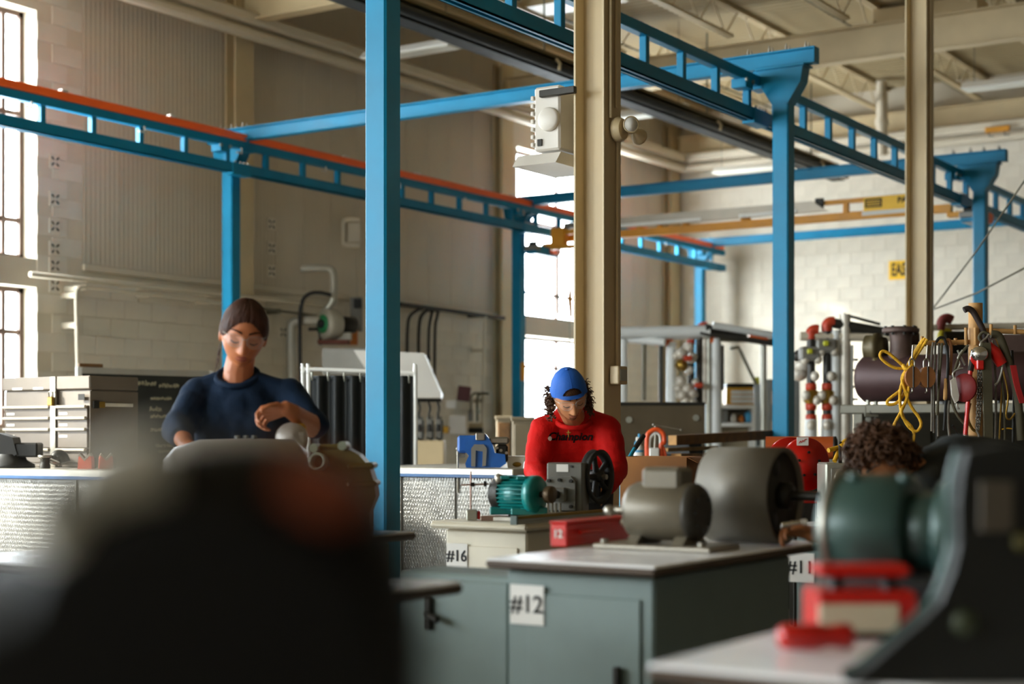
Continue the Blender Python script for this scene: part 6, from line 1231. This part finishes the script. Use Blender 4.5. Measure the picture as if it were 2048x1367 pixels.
col = [P(475, 750, .014) + Vector((math.cos(a) * .078, math.sin(a) * .07, .04 * math.sin(a) - .004)) for a in [i * math.pi / 12 for i in range(24)]]; MB().tube(col, .0125, 8, closed=True).build('collar', M_NAVY, wo)
c0 = LA[1].lerp(LA[2], .44); d0 = (LA[2] - LA[1]).normalized(); MB().lathe([(.044, -.02), (.047, 0), (.044, .02)], c0, d0, 18, caps=False).build('cuff', M_NAVY, wo)
M_JEAN = mat('trousers_dark', '191a20', .8, 0, .15); jn = MB(); limb(jn, [P(484, 990, .03), P(484, 1010, .03)], [.14, .14])
for s in (-1, 1): limb(jn, [P(484 + s * 40, 1005, .03), P(484 + s * 44, 1210, .02), P(484 + s * 46, 1425, .04)], [.095, .07, .055])
bake(jn, 'trousers', .012, M_JEAN, wo, 3, .004, 5)
for s in (-1, 1): sh_ = MB(); limb(sh_, [P(484 + s * 46, 868 + (1.15 - .045) / f.k, .06), P(484 + s * 50, 868 + (1.15 - .04) / f.k, -.14)], [.044, .039]); bake(sh_, 'shoe', .01, M_BLACK, wo, 2)
# ---------------------------------------------------------------- man in red
f = Fr(1150, 7.6, 0); ma = f.thing('person', 'person in a red sweatshirt and backwards blue cap leaning over bench 16', 'person')
P = f.P; SKM = skin('skin_man', 'c08258'); HM = head_frame(P(1138, 792, -.20), math.radians(8), math.radians(30), math.radians(-10), 1.02)
body = MB(); head_grid(body, HM, 0.)
limb(body, [HM @ Vector((0, .03, -.07)), P(1146, 830, -.07), P(1150, 858, .04)], [.056, .056, .06]); limb(body, [P(1150, 858, .05), P(1150, 895, .15), P(1152, 955, .28), P(1152, 975, .30)], [.07, .09, .10, .10])
LA = [P(1086, 860, -.04), P(1072, 938, -.07), P(1088, 978, -.30), P(1094, 988, -.36)]; RA = [P(1214, 857, -.03), P(1232, 938, -.06), P(1214, 972, -.28), P(1208, 980, -.34)]
for A in (LA, RA): limb(body, [P(1150, 862, .05), A[0]], [.05, .045]); limb(body, A, [.05, .042, .029, .026])
hand(body, LA[3], (.6, -.7, -.25), (.5, .4, .5), (0, 0, -1), (.5, .5, .4)); hand(body, RA[3], (-.4, -.8, -.25), (-.6, .3, .5), (0, 0, -1), (.5, .5, .4))
for s in (-1, 1): limb(body, [P(1152 + s * 36, 975, .30), P(1152 + s * 38, 1150, .24), P(1152 + s * 40, 1322, .30)], [.08, .055, .04]); limb(body, [P(1152 + s * 40, 1322, .30), P(1152 + s * 42, 1334, .15)], [.035, .03])
bake(body, 'body', .0038, SKM, ma, 2)
face_bits(ma, HM, 0., mat('lips_tan', '9a5a48', .5), M_HAIRB, M_LASH, 1.25); glasses(ma, HM)
M_STUB = mat('stubble', '7a4c30', .7, 0, .2, 60.)
head_patch(HM, lambda a, e: .0011, lambda a, e: (lambda u, v, y: y < 0 and abs(u) < .024 and -.0515 < v < -.045 - .1 * max(0, abs(u) - .01))(*face_uv(a, e)), 0., 220, 180, .45, (-.7, -.25)).build('moustache', M_STUB, ma)
head_patch(HM, lambda a, e: .0012, lambda a, e: (lambda u, v, y: y < 0 and abs(u) < .017 and -.102 < v < -.076)(*face_uv(a, e)), 0., 200, 160, .6, (-1.3, -.5)).build('goatee', M_STUB, ma)
M_CAP = mat('cap_blue', '1558b0', .75, 0, .08, 10., .15, 120)
arch = lambda a, e: (a / .52) ** 2 + ((e - .50) / .30) ** 2 < 1 and e > .50
cl = lambda a: .36 + .02 * math.cos(a) - .16 * max(0, abs(a) - .8)
head_patch(HM, lambda a, e: .011 + .013 * max(0, min(1, (e - .4) * 1.2)) + .0012 * (abs(math.sin(a * 3)) < .06), lambda a, e: e > cl(a) and not arch(a, e), 0., 180, 110).build('cap', M_CAP, ma)
head_patch(HM, lambda a, e: .0135, lambda a, e: abs(a) < .62 and abs(e - .43) < .075, 0., 180, 140).build('cap_strap', M_CAP, ma)
head_patch(HM, lambda a, e: .006 + .002 * math.sin(a * 50) * math.sin(e * 40), lambda a, e: abs(a) < .55 and .48 < e < .85, 0., 160, 110).build('fringe', M_HAIRC, ma)
bl = [HM @ Vector((x, .10 + .075 * math.cos(x / .07 * 1.35), .035 - .02 * abs(x) / .07)) for x in [-.07 + .014 * i for i in range(11)]]; bl0 = [HM @ Vector((x, .085, .05)) for x in [-.07 + .014 * i for i in range(11)]]
MB().add(bl0 + bl, [(i, i + 1, i + 12, i + 11) for i in range(10)], True).build('cap_brim', M_CAP, ma)
MB().ell(HM @ Vector((0, .0, .141)), (.008, .008, .005), 10, 6).build('cap_button', M_CAP, ma)
rr2 = random.Random(5); pts = []
for s, n_ in ((-1, 60), (1, 85)):
    for i in range(n_):
        y, z = rr2.uniform(-.03, .08), rr2.uniform(-.085, .035); pts.append((HM @ Vector((s * (.072 + rr2.uniform(0, .012)), y, z)), HM.to_3x3() @ Vector((s * rr2.uniform(.3, 1), rr2.uniform(-.4, .6), rr2.uniform(-1.2, .2)))))
for i in range(40): pts.append((HM @ Vector((rr2.uniform(-.06, .06), .09, rr2.uniform(-.1, .02))), HM.to_3x3() @ Vector((rr2.uniform(-.5, .5), 1, -1))))
curls(pts, M_HAIRC, ma, 'hair', 6, .0042, 1.6, .038, .009)
M_REDF = mat('red_fleece', 'b80c05', .8, 0, .1, 8., .25, 90, spec=.2)
sw = MB(); limb(sw, [P(1150, 848, .03), P(1150, 880, .09), P(1151, 920, .20), P(1152, 960, .30)], [.12, .15, .15, .145])
for s in (-1, 1): limb(sw, [P(1150 + s * 30, 860, .01), P(1150 + s * 34, 888, .06), P(1152 + s * 26, 940, .24)], [.082, .12, .12]); limb(sw, [P(1150 + s * 20, 836, .0), (LA if s < 0 else RA)[0]], [.05, .068])
for A in (LA, RA): limb(sw, [A[0], A[0].lerp(A[1], .5), A[1], A[1].lerp(A[2], .5), A[2]], [.070, .066, .062, .052, .044])
rs = bake(sw, 'sweatshirt', .008, M_REDF, ma, 5, .009, 11)
cc = P(1147, 838, -.055); col = [cc + Vector((math.cos(a) * .082, math.sin(a) * .07, .035 * math.sin(a) - .008)) for a in [i * math.pi / 12 for i in range(24)]]; MB().tube(col, .0125, 8, closed=True).build('collar', M_REDF, ma)
jn = MB(); limb(jn, [P(1152, 960, .30), P(1152, 990, .31)], [.145, .15])
for s in (-1, 1): limb(jn, [P(1152 + s * 34, 985, .30), P(1152 + s * 38, 1150, .24), P(1152 + s * 40, 1315, .30)], [.105, .078, .06])
bake(jn, 'trousers', .012, M_JEAN, ma, 3, .004, 8)
for s in (-1, 1): sh_ = MB(); limb(sh_, [P(1152 + s * 40, 868 + (1.15 - .05) / f.k, .3), P(1152 + s * 44, 868 + (1.15 - .045) / f.k, .08)], [.046, .042]); bake(sh_, 'shoe', .01, M_BLACK, ma, 2)
# lettering and necklace laid on the chest
def drape(me, name, m, parent, target, off=.002):
    me.materials.clear(); me.materials.append(m); o = bpy.data.objects.new(name, me); COL.objects.link(o); o.parent = parent
    w = o.modifiers.new('w', 'SHRINKWRAP'); w.target = target; w.wrap_method = 'PROJECT'; w.use_project_y = True; w.use_negative_direction = False; w.use_positive_direction = True; w.offset = off; w.wrap_mode = 'ABOVE_SURFACE'
    bpy.context.view_layer.update(); nm = bpy.data.meshes.new_from_object(o.evaluated_get(bpy.context.evaluated_depsgraph_get())); o.modifiers.clear(); o.data = nm; return o
tm = text_mesh('Champion', .052, .0006, .0016, .25); c = P(1146, 873, -.45); 
for v in tm.vertices: x, y, z = v.co; v.co = (c.x + x * 1.0, c.y + z, c.z + y)
drape(tm, 'chest_lettering', M_INK, ma, rs, .003)
lg = MB().ell((0, 0, 0), (.009, .001, .011), 10, 6); c = P(1103, 877, -.45); lm = lg.mesh('l')
for v in lm.vertices: v.co = v.co + c
drape(lm, 'chest_emblem', M_WHITE, ma, rs, .003)
M_GOLD = mat('gold', 'd8b45a', .25, 1., .05); nk = MB()
ch = spline([P(1128, 848, -.3), P(1134, 854, -.3), P(1141, 858, -.3), P(1147, 852, -.3), P(1155, 846, -.3)], 5); nk.tube(ch, .0011, 5); a = P(1141, 857, -.3); nk.box(a.x - .0022, a.x + .0022, a.y, a.y + .002, a.z - .038, a.z); nk.box(a.x - .010, a.x + .010, a.y, a.y + .002, a.z - .018, a.z - .0138)
drape(nk.mesh('n'), 'necklace', M_GOLD, ma, rs, .006)
# ---------------------------------------------------------------- person with curly hair, bent down
f = Fr(1775, 5.35, 0); pe = f.thing('person', 'person with curly brown hair bending low behind the teal machine, hand on bench 12', 'person')
P = f.P; SK3 = skin('skin_tan', 'b9784c'); HM = head_frame(P(1768, 925, 0), math.radians(-62), math.radians(38), math.radians(-6), 1.0)
body = MB(); head_grid(body, HM, 0., 60, 44)
limb(body, [HM @ Vector((0, .04, -.06)), P(1850, 950, .06), P(1880, 960, .1)], [.055, .058, .08]); limb(body, [P(1880, 960, .1), P(1960, 950, .2), P(2070, 980, .25)], [.10, .11, .11])
RA = [P(1850, 985, -.08), P(1790, 1090, -.2), P(1650, 1072, -.26), P(1622, 1067, -.27)]; limb(body, [P(1880, 960, .1), RA[0]], [.07, .055]); limb(body, RA, [.05, .042, .031, .027])
LA = [P(1880, 985, .26), P(1850, 1090, .3), P(1740, 1080, .2)]; limb(body, [P(1880, 960, .1), LA[0]], [.07, .055]); limb(body, LA, [.05, .042, .03]); hand(body, LA[2], (-1, -.2, -.1), (0, .7, .6), (0, 0, -1), (.4, .4, .3))
hand(body, RA[3], (-.93, -.1, .28), (-.15, -.8, .45), (-.2, 0, -1), (.95, .55, .35), .97, .25)
for s in (-1, 1): limb(body, [P(2080, 980, .25 + s * .1), P(2060, 1230, .2 + s * .11), P(2080, 868 + 1.07 / f.k, .22 + s * .12)], [.085, .055, .04])
bake(body, 'body', .0042, SK3, pe, 2)
face_bits(pe, HM, 0., mat('lips_tan', '9a5a48', .5), M_HAIRB, M_LASH, 1.2)
head_patch(HM, lambda a, e: .012, lambda a, e: e > (.55 if abs(a) < .9 else .55 - .9 * (abs(a) - .9)) , 0., 80, 60).build('hair_base', M_HAIRC, pe)
pts = []
while len(pts) < 420:
    a, e = rr2.uniform(-math.pi, math.pi), rr2.uniform(-.6, 1.57)
    if e > (.5 if abs(a) < .9 else .5 - .9 * (abs(a) - .9)): d, r = head_pt(a, e); pts.append((HM @ (d * (r + .004)), HM.to_3x3() @ (d + Vector((rr2.uniform(-.7, .7), rr2.uniform(-.7, .7), rr2.uniform(-.6, .5))))))
curls(pts, M_HAIRC, pe, 'hair', 9, .0058, 1.5, .042, .011)
M_SHIRT = mat('shirt_dark', '141a1a', .8, 0, .15, 6., .2, 80)
sw = MB(); limb(sw, [P(1870, 955, .1), P(1915, 950, .15), P(1990, 960, .22), P(2080, 985, .25)], [.115, .145, .15, .14]); limb(sw, [P(1870, 965, .08), RA[0], RA[0].lerp(RA[1], .6)], [.09, .075, .065]); limb(sw, [P(1870, 965, .14), LA[0], LA[0].lerp(LA[1], .6)], [.09, .075, .065]); bake(sw, 'shirt', .01, M_SHIRT, pe, 4, .006, 4)
jn = MB()
for s in (-1, 1): limb(jn, [P(2080, 985, .25 + s * .09), P(2060, 1230, .2 + s * .11), P(2080, 868 + 1.05 / f.k, .22 + s * .12)], [.115, .08, .062])
bake(jn, 'trousers', .014, M_JEAN, pe, 3, .004, 2)
for s in (-1, 1): sh_ = MB(); limb(sh_, [P(2085, 868 + 1.1 / f.k, .22 + s * .12), P(1990, 868 + 1.105 / f.k, .2 + s * .13)], [.046, .04]); bake(sh_, 'shoe', .012, M_BLACK, pe, 2)
# silver pen tool in that hand
p0 = W(1572, 1052, 5.03); t = thing('silver_marker', 'shiny silver marker held in the hand on bench 12', 'marker', p0, ROTC); MB().lathe([(0, 0), (.009, 0), (.0105, .004), (.0105, .07), (.007, .078), (.003, .085), (0, .085)], (-.02, -.012, .002), (1, .25, .12), 14).build('barrel', mat('chrome', 'e8e8e8', .12, 1., .03), t); MB().cyl((.048, .005, .0102), (.066, .0095, .0124), .0112, n=12).build('cap', M_WHITE, t)
